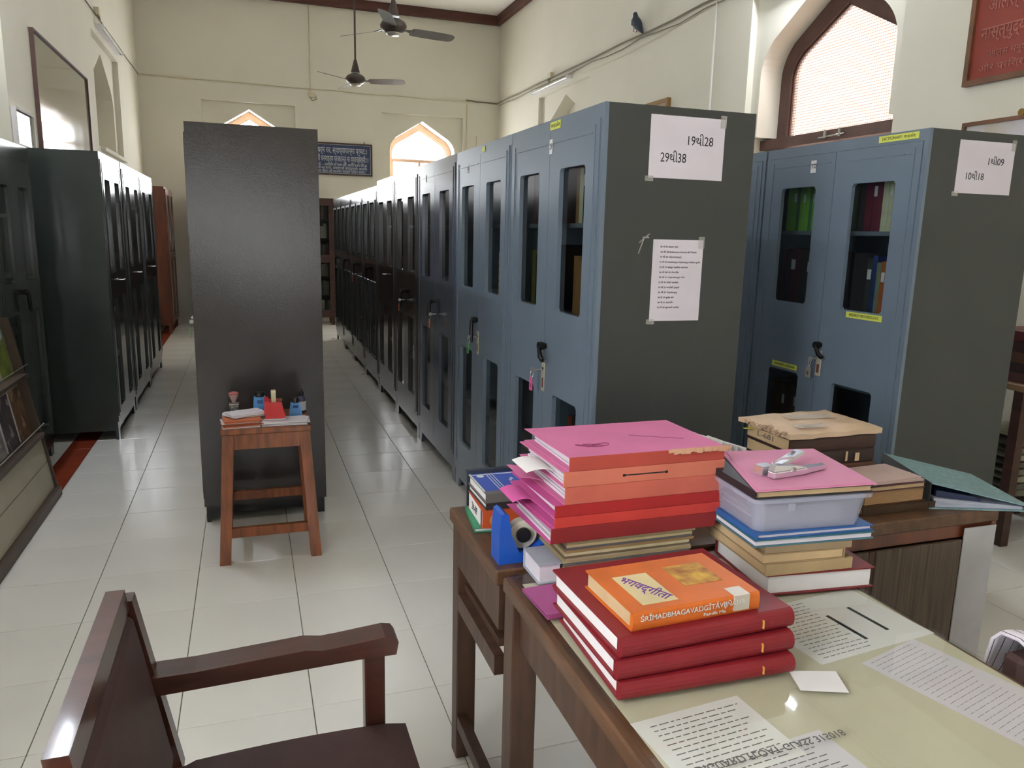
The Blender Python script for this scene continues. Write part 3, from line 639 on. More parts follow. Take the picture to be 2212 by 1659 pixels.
def tube_light(label, f, s0, s1, z, lit=False):
    t = thing('tube_light', label, 'lamp')
    MB().plate(rect(s0, s1, z-.02, z+.02), [], -.045, -.0005, f).obj('batten', M['paper'], t)
    for s_ in (s0+.015, s1-.015): MB().plate(rect(s_-.015, s_+.015, z-.022, z+.02), [], -.085, -.0455, f).obj('holder', M['sticker'], t)
    a, b = Vector(f(s0+.031, z-.002, -.066)), Vector(f(s1-.031, z-.002, -.066))
    m = mat('lit_tube', (236, 244, 255), .4, emit=62.0) if lit else mat('unlit_tube', (235, 235, 232), .15)
    MB().tube([a, b], .015, 12).obj('tube', m, t)
    return t
tube_light('unlit tube light above the blind niche on the right wall', fR, 9.82, 11.2, 3.525)
tube_light('unlit tube light above the blind niche on the left wall', fL, 9.58, 10.97, 3.54)
tube_light('lit tube light over the big pointed window', fR, 4.50, 5.72, 3.71, True)
tube_light('lit tube light over the left wall recess', fL, 4.50, 5.72, 3.71, True)
def wire(name, label, pts, r, m, cat='cable'):
    return tag(MB().tube(pts, r, 6).obj(name, m), label, cat)
grey_c = mat('dusty_cable', (132, 122, 104), .8); pale_c = mat('painted_conduit', (206, 196, 168), .7)
def sag(f, s0, s1, z0, z1, d, n=24, amp=.012):
    return [f(s0+(s1-s0)*i/n, z0+(z1-z0)*i/n + amp*sin(i*1.7)*.5 - amp*(i % 3)*.4, -d) for i in range(n+1)]
wire('cable', 'thick dusty cable along the right wall under the pigeon', sag(fR, 12.95, .5, 3.645, 3.61, .02), .011, grey_c)
wire('cable', 'thin dusty cable running just below the thick one, right wall', sag(fR, 12.9, .5, 3.60, 3.565, .015, 30, .02), .006, grey_c)
wire('cable', 'pale loose wire hanging lowest along the right wall', [fR(9.7-6*i/20, 3.52-.04*sin(i*.35)+.004*i, -.01) for i in range(21)], .003, pale_c)
wire('conduit', 'thin pale conduit across the far wall', sag(fB, XL+.01, 3.62, 3.66, 3.63, .012, 16, .008), .008, pale_c)
wire('conduit', 'short darker conduit at the right end of the far wall', sag(fB, 3.55, XR-.02, 3.655, 3.64, .014, 6, .01), .012, grey_c)
wire('conduit', 'vertical painted conduit on the far wall beside the right window', [fB(3.57, z/10, -.012) for z in (21, 28, 36)], .010, pale_c)
wire('conduit', 'second vertical painted conduit on the far wall near the corner', [fB(3.74, z/10, -.012) for z in (21, 26, 31)], .008, pale_c)
wire('conduit', 'vertical faint conduit on the far wall between the windows', [fB(1.04, z/10, -.012) for z in (36, 43, 49)], .008, pale_c)
wire('cable', 'dark thin cable along the left wall to the far corner', sag(fL, 12.95, -3.5, 3.655, 3.62, .014, 30, .006), .0055, mat('dark_cable', (90, 82, 66), .8))
wire('conduit', 'white vertical wire channel down the right wall beside the window', [fR(6.495, z/10, -.012) for z in (20, 27, 31, 36, 43, 49)], .010, mat('white_conduit', (214, 212, 202), .6))
def junction(label, f, s, z):
    t = thing('junction_box', label, 'junction box')
    MB().plate(rect(s-.05, s+.05, z-.035, z+.035), [], -.05, -.0005, f).obj('box', pale_c, t)
    MB().tube([f(s-.03, z-.03, -.03), f(s+.0, z-.09, -.05), f(s+.07, z-.06, -.04), f(s+.05, z, -.03)], .006).obj('wire_loop', grey_c, t)
    return t
junction('dusty junction box on the right wall beside the unlit tube light', fR, 10.55, 3.67)
junction('dusty junction box on the left wall beside the unlit tube light', fL, 9.60, 3.68)
junction('tiny junction on the far wall below the conduit', fB, 1.06, 3.55)

# pigeon perched on the cable
def pigeon():
    t = thing('pigeon', 'dark pigeon perched on the cable along the right wall', 'bird', (XR-.075, 7.93, 3.655), radians(100))
    pth = [(-.125, 0, -.045), (-.105, 0, -.03), (-.07, 0, .005), (-.035, 0, .045), (-.008, 0, .078), (.010, 0, .108), (.020, 0, .135), (.024, 0, .158), (.028, 0, .175), (.034, 0, .190), (.040, 0, .200)]
    MB().tube(pth, [.006, .013, .026, .046, .054, .050, .038, .027, .024, .021, .006], 14).obj('body', mat('pigeon_slate', (52, 58, 72), .6, var=.0, alt=(38, 52, 58), scale=12), t)
    MB().lathe([(.006, 0), (.005, .01), (.0005, .022)], 8, (.052, 0, .186), 'x').obj('beak', M['ink'], t)
    for s in (-1, 1):
        w_ = MB(); w_.smooth = True
        w_.hexa([(.03, s*.040, .06), (.025, s*.048, .12), (-.02, s*.050, .10), (-.03, s*.046, .04), (.03, s*.048, .065), (.022, s*.054, .115), (-.02, s*.057, .095), (-.028, s*.052, .045)]).hexa([(-.02, s*.048, .10), (-.03, s*.044, .04), (-.09, s*.022, -.005), (-.10, s*.016, -.02), (-.02, s*.055, .095), (-.028, s*.051, .045), (-.09, s*.028, -.003), (-.10, s*.021, -.018)]); w_.obj('wing', mat('pigeon_wing', (70, 76, 88), .6), t)
        MB().tube([(.012, s*.018, .04), (.018, s*.018, .012), (.018, s*.018, .003)], .004, 6).obj('leg', mat('pigeon_leg', (150, 80, 80), .6), t)
        MB().tube([(.005, s*.018, .003), (.035, s*.018, .002)], .003, 5).obj('foot', mat('pigeon_leg', (150, 80, 80), .6), t)
        MB().lathe([(0, -.002), (.003, -.002), (.003, .002), (0, .002)], 8, (.036, s*.0165, .190), 'y').obj('eye', mat('eye_orange', (200, 90, 30), .3), t)
    return t
pigeon()

# ceiling fans
def fan(label, x, y, z, angs, bm1, droop=0):
    t = thing('ceiling_fan', label, 'fan', (x, y, z), 0, 'ceiling fans')
    dk = mat('fan_brown', (66, 54, 48), .4, var=.1)
    MB().tube([(0, 0, .16), (0, 0, ZC-z-.06)], .012, 10).obj('down_rod', dk, t)
    MB().lathe([(.0, .27), (.014, .27), (.022, .25), (.05, .14), (.055, .12), (.0, .12)], 18).obj('lower_canopy', dk, t)
    MB().lathe([(.0, ZC-z-.002), (.055, ZC-z-.002), (.05, ZC-z-.05), (.016, ZC-z-.10), (0, ZC-z-.10)], 18).obj('ceiling_canopy', dk, t)
    MB().lathe([(.0, .10), (.06, .10), (.105, .075), (.12, .05), (.12, .03), (.105, .0), (.07, -.022), (.0, -.03)], 28).obj('motor', dk, t)
    MB().lathe([(.0, -.045), (.05, -.042), (.068, -.028), (.07, -.021)], 22).obj('bottom_cap', mat('fan_cap', (196, 190, 178), .25, metal=.5), t)
    for a in angs:
        b = MB(); n = 8; top = []; 
        prof = [(.17, .045), (.19, .058), (.3, .063), (.45, .062), (.56, .058), (.60, .045), (.615, .02)]
        out = [(r, hw) for r, hw in prof] + [(r, -hw) for r, hw in reversed(prof)]
        vs = []
        for zz in (.0, .004):
            for r, hw in out: vs.append((r, hw, 0.012 + zz - hw*.30 - droop*(r-.17)))
        k = len(out); fs = [tuple(range(k)), tuple(reversed(range(k, 2*k)))] + [(i, (i+1) % k, (i+1) % k + k, i+k) for i in range(k)]
        b.add(vs, fs); bl = b.obj('blade', bm1, t, (0, 0, 0), (0, 0, radians(a)))
        MB().hexa([(.10, -.018, .012), (.20, -.03, .018), (.20, .03, .004), (.10, .018, .018), (.10, -.018, .02), (.20, -.03, .025), (.20, .03, .011), (.10, .018, .026)]).obj('blade_arm', dk, bl)
    return t
fan('nearer brown ceiling fan hanging over the aisle, three blades still', 1.355, 7.503, 3.30, (12, 132, 252), mat('fan_blade', (104, 98, 88), .45, var=.12, scale=10))
fan('farther ceiling fan on a long dark rod', 1.355, 10.13, 3.285, (340, 100, 220), mat('fan_blade2', (112, 94, 82), .45, var=.12, scale=10))

# ================================================================== STOOL and things on it
def stool():
    t = thing('wooden_stool', 'brown wooden stool with papers on top in front of the charcoal cabinet', 'stool', (.052, 3.70, 0))
    H = .62
    MB().cbox(-.195, .195, -.185, .185, H-.028, H, b=.005).obj('seat', M['wood'], t)
    def leg(sx, sy):
        a = Vector((sx*.165, sy*.155, H-.028)); b = Vector((sx*.20, sy*.40*.5+sy*.0, 0)); e = .024
        b = Vector((sx*.205, sy*.205, 0)) if False else Vector((sx*.20, sy*.20, 0))
        p = []
        for c in (b, a): p += [(c.x-e, c.y-e, c.z), (c.x+e, c.y-e, c.z), (c.x+e, c.y+e, c.z), (c.x-e, c.y+e, c.z)]
        MB().hexa(p).obj('leg', M['wood'], t)
    for sx in (-1, 1):
        for sy in (-1, 1): leg(sx, sy)
    def X(z): return .165 + .035*(1-z/(H-.028))
    def Y(z): return .155 + .045*(1-z/(H-.028))
    for sy in (-1, 1):
        MB().box(-X(.55)+.024, X(.55)-.024, sy*Y(.55)-.010, sy*Y(.55)+.010, H-.098, H-.0285).obj('apron', M['wood'], t)
        z = .14 if sy < 0 else .19
        MB().box(-X(z)+.02, X(z)-.02, sy*Y(z)-.012, sy*Y(z)+.012, z-.022, z+.022).obj('rung', M['wood'], t)
    for sx in (-1, 1):
        MB().box(sx*X(.55)-.010, sx*X(.55)+.010, -Y(.55)+.024, Y(.55)-.024, H-.098, H-.0285).obj('apron', M['wood'], t)
        z = .24
        MB().box(sx*X(z)-.012, sx*X(z)+.012, -Y(z)+.02, Y(z)-.02, z-.022, z+.022).obj('rung', M['wood'], t)
    return t
stool()
ST = .6205
def sheet_pile(name, label, cat, x, y, z, w, d, n, rz, mats, th=.003, jit=.008, group=None, rj=.08):
    t = thing(name, label, cat, (x, y, z), rz, group); zz = 0
    for i in range(n):
        m = mats[i % len(mats)]; a = random.uniform(-rj, rj); dx, dy = random.uniform(-jit, jit), random.uniform(-jit, jit)
        MB().box(-w/2, w/2, -d/2, d/2, 0, th*.8).obj('sheet', m, t, (dx, dy, zz), (0, 0, a)); zz += th
    return t, z + zz
_, z1 = sheet_pile('paper_bundle', 'bundle of brown envelopes and slips on the left of the stool', 'papers', -.055, 3.585, ST, .16, .10, 6, .15, [M['paper_lil'], mat('brown_env', (186, 104, 68), .7), mat('brown_env', (186, 104, 68), .7)], th=.006)
_, z2 = sheet_pile('white_slips', 'fanned white slips on top of the brown envelopes', 'papers', -.035, 3.630, z1+.0005, .155, .10, 4, .45, [M['paper'], M['paper_lil']], th=.0035, rj=.25)
sheet_pile('paper_bundle', 'bundle of white slips under the red tape dispenser', 'papers', .14, 3.588, ST, .20, .11, 6, .10, [M['paper'], M['paper_lil']], th=.0035, rj=.28)
def bottle(x, y, z, label, body, cap, bm1, capm, tall=False, group='bottles on the stool'):
    t = thing('ink_bottle' if tall else 'glue_bottle', label, 'bottle', (x, y, z), 0, group)
    if tall:
        MB().lathe([(0, 0), (.019, 0), (.021, .004), (.021, .062), (.018, .074), (.008, .084), (.008, .088)], 18).obj('bottle', bm1, t)
        MB().lathe([(.0214, .012), (.0216, .012), (.0216, .056), (.0214, .056)], 18).obj('paper_label', M['sticker'], t)
        MB().lathe([(.011, .083), (.012, .083), (.012, .100), (.005, .108), (.003, .118), (0, .118)], 14).obj('cap', capm, t)
    else:
        a, b, h = body
        p = []
        for (s, zz) in ((a, 0), (b, h)): p += [(-s, -s*.55, zz), (s, -s*.55, zz), (s, s*.55, zz), (-s, s*.55, zz)]
        MB().hexa(p).obj('bottle', bm1, t)
        MB().lathe([(0, h-.001), (cap, h-.001), (cap, h+.018), (cap*.9, h+.021), (0, h+.021)], 18).obj('cap', capm, t)
        MB().box(-.012, .012, -a*.55-.0002 if False else -b*.55-.004, -b*.55-.0035, h*.62, h*.82).obj('mark', mat('bottle_mark', (50, 90, 150), .5), t)
    return t
blue_p = mat('sky_blue_plastic', (92, 164, 234), .4, var=.03)
bottle(.03, 3.79, ST, 'larger sky blue glue bottle with black cap behind the papers', (.034, .026, .088), .022, blue_p, M['black'])
bottle(.19, 3.72, ST, 'smaller sky blue bottle on the right of the stool', (.031, .021, .066), .016, blue_p, M['black'])
bottle(.222, 3.79, ST, 'dark ink bottle with white label behind the small blue bottle', None, None, mat('ink_violet_bottle', (70, 66, 90), .25), M['black'], True)
# rubber stamp
t = thing('rubber_stamp', 'clear rubber stamp with pink knob standing on the stool', 'stamp', (-.088, 3.84, ST))
MB().cbox(-.021, .021, -.018, .018, 0, .042, b=.003).obj('base', mat('stamp_base', (60, 58, 58), .3, alt=(160, 160, 160), scale=60, var=0), t)
MB().box(-.022, .022, -.019, .019, .0422, .050).obj('collar', M['zinc'], t)
MB().lathe([(.008, .0505), (.009, .056), (.020, .082), (.022, .092)], 18).obj('handle', mat('stamp_handle', (190, 160, 156), .3), t)
MB().lathe([(.0225, .0925), (.023, .098), (.018, .103), (0, .104)], 18).obj('knob', mat('stamp_knob', (196, 112, 112), .3), t)
tag(MB().cbox(-.14, -.045, 3.725, 3.77, ST, ST+.022, b=.003).obj('white_box', M['sticker']), 'narrow white box lying at the left back of the stool', 'box')
def dispenser(name, label, x, y, z, rz, m, rollm, s=1.0):
    t = thing(name, label, 'tape dispenser', (x, y, z), rz)
    hw = .032*s
    # side profile in local (x = length, z): tall rounded tail, low snout with cutter
    prof = [(-.06, 0), (.075, 0), (.085, .02), (.082, .052), (.070, .050), (.045, .040), (.035, .030), (.0, .030), (-.022, .045), (-.04, .082), (-.052, .080), (-.066, .04)]
    prof = [(a*s, b*s) for a, b in prof]
    MB().prism(prof, -hw, hw, 'y').obj('base', m, t)
    for sy in (-1, 1):
        cheek = [(-.04*s, .03*s), (.03*s, .028*s), (.022*s, .052*s), (-.002*s, .066*s), (-.03*s, .06*s)]
        MB().prism(cheek, sy*hw, sy*(hw+.004), 'y').obj('cheek', m, t)
    MB().lathe([(.020*s, -.011), (.036*s, -.011), (.036*s, .011), (.020*s, .011), (.020*s, -.011)], 26, (-.002*s, 0, .066*s), 'y').obj('tape_roll', rollm, t)
    MB().box(.078*s, .084*s, -.014, .014, .052*s, .057*s).obj('cutter', M['zinc'], t)
    return t
red_p = mat('glossy_red_plastic', (208, 30, 36), .22, var=.03, coat=.4)
roll_t = mat('yellowed_tape', (206, 196, 160), .35)
def red_dispenser():
    t = thing('tape_dispenser', 'glossy red tape dispenser with tape roll on the stool', 'tape dispenser', (.092, 3.60, ST+.0225), 0)
    a, b, h = .046, .030, .080; p = []
    for (s, zz, yo) in ((a, .006, .0), (b, h, .006)): p += [(-s, -.042+yo, zz), (s, -.042+yo, zz), (s, .06-yo, zz), (-s, .06-yo, zz)]
    MB().hexa(p).obj('base', red_p, t)
    MB().cbox(-.047, .047, -.043, .061, 0, .0055, b=.002).obj('foot', M['sticker'], t)
    MB().hexa([(-.047, -.05, .03), (-.028, -.05, .03), (-.028, .03, .03), (-.047, .03, .03), (-.044, -.046, .088), (-.026, -.046, .088), (-.026, .03, .095), (-.044, .03, .095)]).obj('cheek', red_p, t)
    MB().lathe([(.016, -.010), (.034, -.010), (.034, .010), (.016, .010), (.016, -.010)], 26, (-.004, .0, .098), 'x').obj('tape_roll', roll_t, t)
    MB().box(.026, .034, -.01, .02, .082, .088).obj('cutter', mat('brass', (150, 120, 70), .3, metal=.9), t)
    return t
red_dispenser()

# ================================================================== DESKS
DZ = .75
def leg_box(t, x0, x1, y0, y1, z0, z1, m=None): MB().cbox(x0, x1, y0, y1, z0, z1, b=.003).obj('leg', m or M['wood_leg'], t)
nd = thing('desk', 'near wooden desk with papers under a glass top in front of the camera', 'desk', (.89, 1.02, 0))
def loc_(x, y): return x-.89, y-1.02
MB().cbox(-.375, .375, -.52, .507, .708, .742, b=.004).obj('tabletop', M['wood_dark'], nd)
MB().box(-.362, .368, -.505, .497, .7438, .7495).obj('glass_top', M['deskglass'], nd)
for sx in (-1, 1):
    for (ya, yb) in ((-.50, -.44), (.445, .505)): leg_box(nd, sx*.37 if sx < 0 else .31, -.31 if sx < 0 else .37, ya, yb, 0, .708)
    MB().box(sx*.355 if sx < 0 else .335, -.335 if sx < 0 else .355, -.44, .445, .60, .7075).obj('apron', M['wood_leg'], nd)
MB().box(-.31, .31, .465, .485, .60, .7075).obj('apron', M['wood_leg'], nd)
MB().box(-.36, -.33, -.44, .445, .10, .14).obj('stretcher', M['wood_leg'], nd)
# papers under the glass: (corner x,y, w,d, rot, material, printed lines)
def under_paper(label, x, y, w, d, rz, m, lines=None, name='paper_sheet', z=.7421, extra=None):
    t = thing(name, label, 'paper', (x, y, z), rz)
    MB().box(-w/2, w/2, -d/2, d/2, 0, .0004).obj('page', m, t)
    if lines:
        q = MB(); n, x0, x1, y0, y1, th = lines
        for i in range(n):
            yy = y0 + (y1-y0)*i/max(1, n-1); xx = x0
            while xx < x1 - random.uniform(0, .03):
                l = random.uniform(.006, .02); q.box(xx, min(xx+l, x1), yy, yy+th, .0004, .0006); xx += l+.004
        q.obj('print', M['ink_soft'], t)
    if extra: extra(t)
    return t
under_paper('large white printed sheet under the glass by the far right edge', 1.10, 1.14, .30, .21, .10, M['paper'], (16, -.13, .0, -.09, .09, .0016), extra=lambda t: (MB().box(.00, .008, -.07, .03, .0004, .0008).obj('black_bar', M['ink'], t), MB().box(.07, .078, -.06, .04, .0004, .0008).obj('black_bar', M['ink'], t)))
under_paper('white form with small table under the glass beside the red binders', .655, .895, .21, .16, .08, M['paper'], (12, -.08, .09, -.07, .06, .0018), z=.7427)
under_paper('long white list at the near left corner under the glass', .68, .80, .30, .11, .08, M['paper_lil'], (10, -.13, .13, -.045, .045, .0016), z=.7421)
under_paper('lilac-white ruled sheet under the glass on the right', 1.16, .86, .17, .34, .25, M['paper_lil'], (30, -.07, .07, -.16, .16, .0006))
under_paper('cream sheet with two dark pictures near the back right under the glass', 1.17, 1.34, .15, .13, .05, mat('cream_sheet', (214, 200, 168), .8), None, extra=lambda t: (MB().box(-.06, -.005, -.03, .05, .0004, .0007).obj('picture', mat('dark_print', (80, 66, 56), .6), t), MB().box(.005, .055, -.03, .05, .0004, .0007).obj('picture', mat('dark_print', (80, 66, 56), .6), t)))
tag(MB().box(.545, 1.255, .53, 1.48, .74205, .7423).obj('desk_liner', mat('buff_liner', (200, 193, 170), .8, var=.04)), 'buff lining paper under the glass of the near desk', 'paper')
gt = text('MODIGUARD FLOAT GLASS 315018', .02, M['ink_soft'], nd, (.70-.89, .838-1.02, .7497), (0, 0, radians(2)), width=.30, flip=False, name='glass_stamp')
gt.rotation_euler = (pi, 0, radians(2)); gt.location.z = .7499

# back desk with veneer doors
bd = thing('desk', 'back wooden desk with grained cupboard doors carrying book piles', 'desk', (.505, 1.545, 0))
W, D = 1.535, .43
MB().cbox(0, W, 0, D, .712, .7495, b=.004).obj('tabletop', M['wood_dark'], bd)
for (a, b) in ((.0, .055), ): 
    leg_box(bd, a+.01, b+.01, D-.06, D-.005, 0, .712)
MB().box(.01, .035, .005, D-.06, .60, .7115).obj('apron', M['wood_leg'], bd)
MB().box(.065, .70, D-.03, D-.01, .60, .7115).obj('apron', M['wood_leg'], bd)
MB().box(.03, .70, .06, D-.06, .525, .545).obj('lower_shelf', M['wood_leg'], bd)
MB().box(.01, .035, .03, D-.06, .47, .52).obj('stretcher', M['wood_leg'], bd)
MB().box(.012, .04, -.02+.022, D-.06, .10, .14).obj('stretcher', M['wood_leg'], bd)
cb = MB(); cb.box(.72, .738, .004, D-.01, .05, .7115); cb.box(W-.022, W-.004, .004, D-.01, .05, .7115); cb.box(.738, W-.022, D-.025, D-.01, .05, .7115); cb.box(.738, W-.022, .02, D-.025, .05, .07); cb.box(.738, W-.022, .012, .03, .672, .7115)
cb.obj('carcass', M['wood_red'], bd)
for k, (a, b) in enumerate(((.742, 1.072), (1.095, 1.405))):
    dr = MB().cbox(a, b, 0, .0115, .075, .668, b=.002).obj('door', M['wood_grain'], bd)
    hx = b-.035 if k == 0 else a+.035
    MB().tube([(hx, 0, .40), (hx, -.02, .41), (hx, -.024, .45), (hx, -.02, .49), (hx, 0, .50)], .004).obj('handle', M['zinc'], dr)
MB().box(1.074, 1.093, .002, .0115, .075, .668).obj('mullion', M['wood_shelf'], bd)  # no real mullion: dark strip painting the shade of the gap between doors
MB().cbox(1.409, W-.006, -.001, .0035, .075, .702, b=.001).obj('end_board', mat('grey_white_laminate', (176, 174, 178), .5), bd, label='plain grey-white board at the right end')
# coil of cable on the lower shelf
cc = MB()
for k in range(7):
    c0 = Vector((.565+random.uniform(-.01, .02), 1.80+random.uniform(-.03, .03), 0.605+random.uniform(-.010, .03))); r0 = random.uniform(.03, .055); tl = random.uniform(-.6, .6)
    cc.tube([(c0.x+r0*.5*cos(a)*.8, c0.y+r0*sin(a), c0.z+r0*.5*cos(a+tl)) for a in [2*pi*i/16 for i in range(17)]], .0035, 6, cap=False)
cc.tube([(.57, 1.80, .615), (.56, 1.74, .575), (.555, 1.70, .553)], .0035, 6)
tag(cc.obj('coiled_cable', mat('green_black_cable', (44, 52, 46), .5)), 'tangled dark cable lying on the shelf under the back desk', 'cable')

# ------------------------------------------------------------------ books, files
def book(name, label, x, y, z, w, d, h, rz=0, cover=(60, 30, 30), pages=None, spine='-y', group=None, rnd=0, cat='book', rough=.5, ext=.004, cm=None, th=.0025):
    """origin at the front-left-bottom corner; lies flat, spine on the given side"""
    t = thing(name, label, cat, (x, y, z), rz, group); cm = cm or mat('cover_%d_%d_%d' % cover, cover, rough, var=.08, scale=14)
    pm = pages or M['paper_old']; c = MB()
    def box(a, b, p, q, r, s_):
        if spine == '-y': c.box(a, b, p, q, r, s_)
        elif spine == '+y': c.box(a, b, d-q, d-p, r, s_)
        elif spine == '-x': c.box(p/d*w, q/d*w, a/w*d, b/w*d, r, s_)
        else: c.box(w-q/d*w, w-p/d*w, a/w*d, b/w*d, r, s_)
    box(0, w, .003, d, 0, th); box(0, w, .003, d, h-th, h)
    if rnd:
        n = 8; ang = [(-cos(pi*i/n - pi/2), i/n) for i in range(n+1)]
        pr = [(.004 - rnd*sin(pi*i/n), h*(1-cos(pi*i/n))/2) for i in range(n+1)]
        inner = [(.009, h-th-.0002), (.009, th+.0002)]
        if spine == '-y': c.prism([(a, b) for a, b in pr + inner], 0, w, 'x')
        else: c.box(0, w, 0, .003, 0, h)
    else: box(0, w, 0, .0029, 0, h)
    c.obj('cover', cm, t)
    p = MB(); e = ext
    if spine == '-y': p.box(e, w-e, .0095 if rnd else .0035, d-e, th+.0003, h-th-.0003)
    elif spine == '+y': p.box(e, w-e, e, d-.0035, th+.0003, h-th-.0003)
    elif spine == '-x': p.box(.0045, w-e, e, d-e, th+.0003, h-th-.0003)
    else: p.box(e, w-.0045, e, d-e, th+.0003, h-th-.0003)
    p.obj('pages', pm, t)
    return t
PINK = mat('pink_card', (214, 118, 164), .7, var=.05, scale=8, bump=.2, bscale=15)
PINKD = mat('magenta_card', (206, 88, 156), .7, var=.05)
def folder(label, x, y, z, w, d, h0, h1, col, lift=.0, rz=0, group='pink card files in the big pile', slot=False, fringe=False, top=None, papers=None, ext=0.0):
    """card file: salmon spine at the front (-y), pink covers, loose papers between; back is h1 high"""
    t = thing('card_file', label, 'file folder', (x, y, z), rz, group); th = .0014
    sp = mat('spine_%d_%d_%d' % col, col, .75, var=.07, scale=10, bump=.3, bscale=18)
    MB().cbox(0, w, 0, .003, 0, h0, b=.001).obj('spine', sp, t)
    c = MB(); y0 = .0032
    # bottom cover, slightly kinked; top cover slopes from the spine top to its back height with a lifted left corner
    c.hexa([(0, y0, 0), (w, y0, 0), (w-ext, d, 0), (-ext, d, 0), (0, y0, th), (w, y0, th), (w-ext, d, th), (-ext, d, th)])
    c.hexa([(0, y0, h0-th), (w, y0, h0-th), (w-ext*.3, d, h1-th), (-ext, d, h1-th+lift), (0, y0, h0), (w, y0, h0), (w-ext*.3, d, h1), (-ext, d, h1+lift)])
    c.obj('cover', top or PINK, t)
    p = MB(); k = max(2, int(h0/.006)); random.seed(int(z*1000)+3)
    for i in range(k):
        a = th+.0003 + (min(h0, h1)-2*th-.001)*i/k; b = a + (min(h0, h1)-2*th-.001)/k*.82
        p.box(random.uniform(.006, .022), w-random.uniform(.004, .015), .006, d-random.uniform(.004, .03), a, b)
    p.obj('papers', papers or M['paper_lil'], t)
    if slot: MB().box(w*.36, w*.62, -.0006, 0, h0*.46, h0*.54).box(w*.36-.004, w*.36+.003, -.0007, 0, h0*.42, h0*.58).box(w*.62-.003, w*.62+.004, -.0007, 0, h0*.42, h0*.58).obj('slot', M['ink'], t)
    if fringe:
        q = MB()
        for i in range(26):
            xx = w*.62 + (w*.40)*i/26; q.box(xx, xx+.012, -.004-random.random()*.003, .001, h0-.004-random.random()*.006, h0+.0015, r=(random.uniform(-.25, .25), 'Y'))
        q.obj('frayed_edge', mat('frayed_tan', (204, 158, 128), .9), t)
    return t
# ---- pile of files, front plane y=1.439
PX, PY = .60, 1.439
random.seed(11)
z = .7502
book('blue_book', 'blue edged book at the very bottom of the pink file pile', .645, 1.455, z, .30, .20, .012, 0, (36, 110, 180), M['paper'], '-y'); z += .0125
# journals (bound together with string)
jc = [(176, 160, 128), (120, 104, 84), (196, 184, 150), (150, 120, 84), (100, 96, 100), (186, 170, 130)]
for i in range(13):
    h = .0062; c = jc[i % 6]
    book('journal', ['lowest thin journal under the pink files', 'second thin journal from the bottom of the tied journals', 'third thin journal from the bottom of the tied journals', 'fourth thin journal from the bottom of the tied journals', 'fifth thin journal from the bottom of the tied journals', 'sixth thin journal from the bottom of the tied journals', 'seventh thin journal, middle of the tied journals', 'eighth thin journal from the bottom of the tied journals', 'ninth thin journal from the bottom of the tied journals', 'tenth thin journal from the bottom of the tied journals', 'eleventh thin journal from the bottom of the tied journals', 'second thin journal from the top of the tied journals', 'topmost thin journal directly under the pink files'][i],
         .632+random.uniform(-.005, .005), 1.442+random.uniform(0, .008), z, .315+random.uniform(-.006, .006), .215, h-.0003, 0, c, M['paper_old'], '-y', 'tied journals under the files', th=.0007); z += h
z = .8462
F = [(.592, .41, .0345, (140, 34, 36), PINKD, 0, 0), (.600, .412, .0235, (196, 58, 50), PINKD, 0, 0), (.600, .415, .0265, (168, 34, 34), PINKD, .012, 0), (.622, .392, .0385, (196, 98, 82), PINK, 0, 0), (.618, .398, .0345, (204, 114, 92), PINK, 0, 1), (.630, .384, .031, (178, 72, 60), PINK, .004, 0)]
fl_ = ['lowest dark red spined pink file of the big pile', 'bright red spined pink file, second from the bottom of the pile', 'deep red spined pink file, third from the bottom of the pile', 'salmon spined pink file, third from the top of the pile', 'pale salmon spined file with a slot, second from the top', 'topmost pink card file with torn fringe on its spine']
for i, (x, w_, h, col, tp, lift, slot) in enumerate(F):
    folder(fl_[i], x, PY+.0005*i, z, w_, .262, h, h-.0012, col, 0, slot=slot, fringe=(i == 5), top=tp, ext=.012 if i < 3 else .008, group='pink card files in the big pile'); z += h + .0003
ZP = z
# flaps that bend out on the left, with curled white metal-bound tips
def flap(label, x, y, z, L_, wd, m, drop=-.02, ang=2.5):
    t = MB(); n = 8; vs = []; 
    for i in range(n+1):
        s_ = i/n; px = -L_*s_; pz = drop*s_*s_ + .004*sin(s_*3)
        for zz in (0, .0012): 
            for yy in (0, wd): vs.append((px, yy + s_*.02, pz+zz))
    fs = []
    for i in range(n):
        a = i*4; b = a+4
        fs += [(a, a+1, b+1, b), (a+2, b+2, b+3, a+3), (a, b, b+2, a+2), (a+1, a+3, b+3, b+1)]
    fs += [(0, 2, 3, 1), (n*4, n*4+1, n*4+3, n*4+2)]
    t.smooth = True; t.add(vs, fs)
    return tag(t.obj('loose_sheet', m, None, (x, y, z)), label, 'paper')
flap('printed white sheet sticking out left of the pale salmon file', .617, 1.50, .992, .055, .10, M['paper'], -.008)
flap('magenta flap sticking out left of the deep red file', .598, 1.56, .905, .045, .10, PINKD, -.01)
flap('pale pink flap sticking out left of the salmon file', .620, 1.56, .948, .05, .10, PINK, .006)
# pen scribble on the top file
sc = MB(); sc.tube([(.70+.035*sin(a*.9)+a*.003, 1.52+.012*cos(a*1.3), ZP+.0007) for a in [i*.35 for i in range(40)]], .0007, 4)
sc.tube([(.84+.006*i, 1.58-.003*i+.002*sin(i), ZP+.0007) for i in range(20)], .0005, 4); sc.obj('scribble', M['ink_violet'] if False else mat('pen_maroon', (130, 44, 90), .7), [o for o in C.objects if o.get('label') == fl_[5]][0], (-.630, -PY-.0025, -(ZP-.0313)))

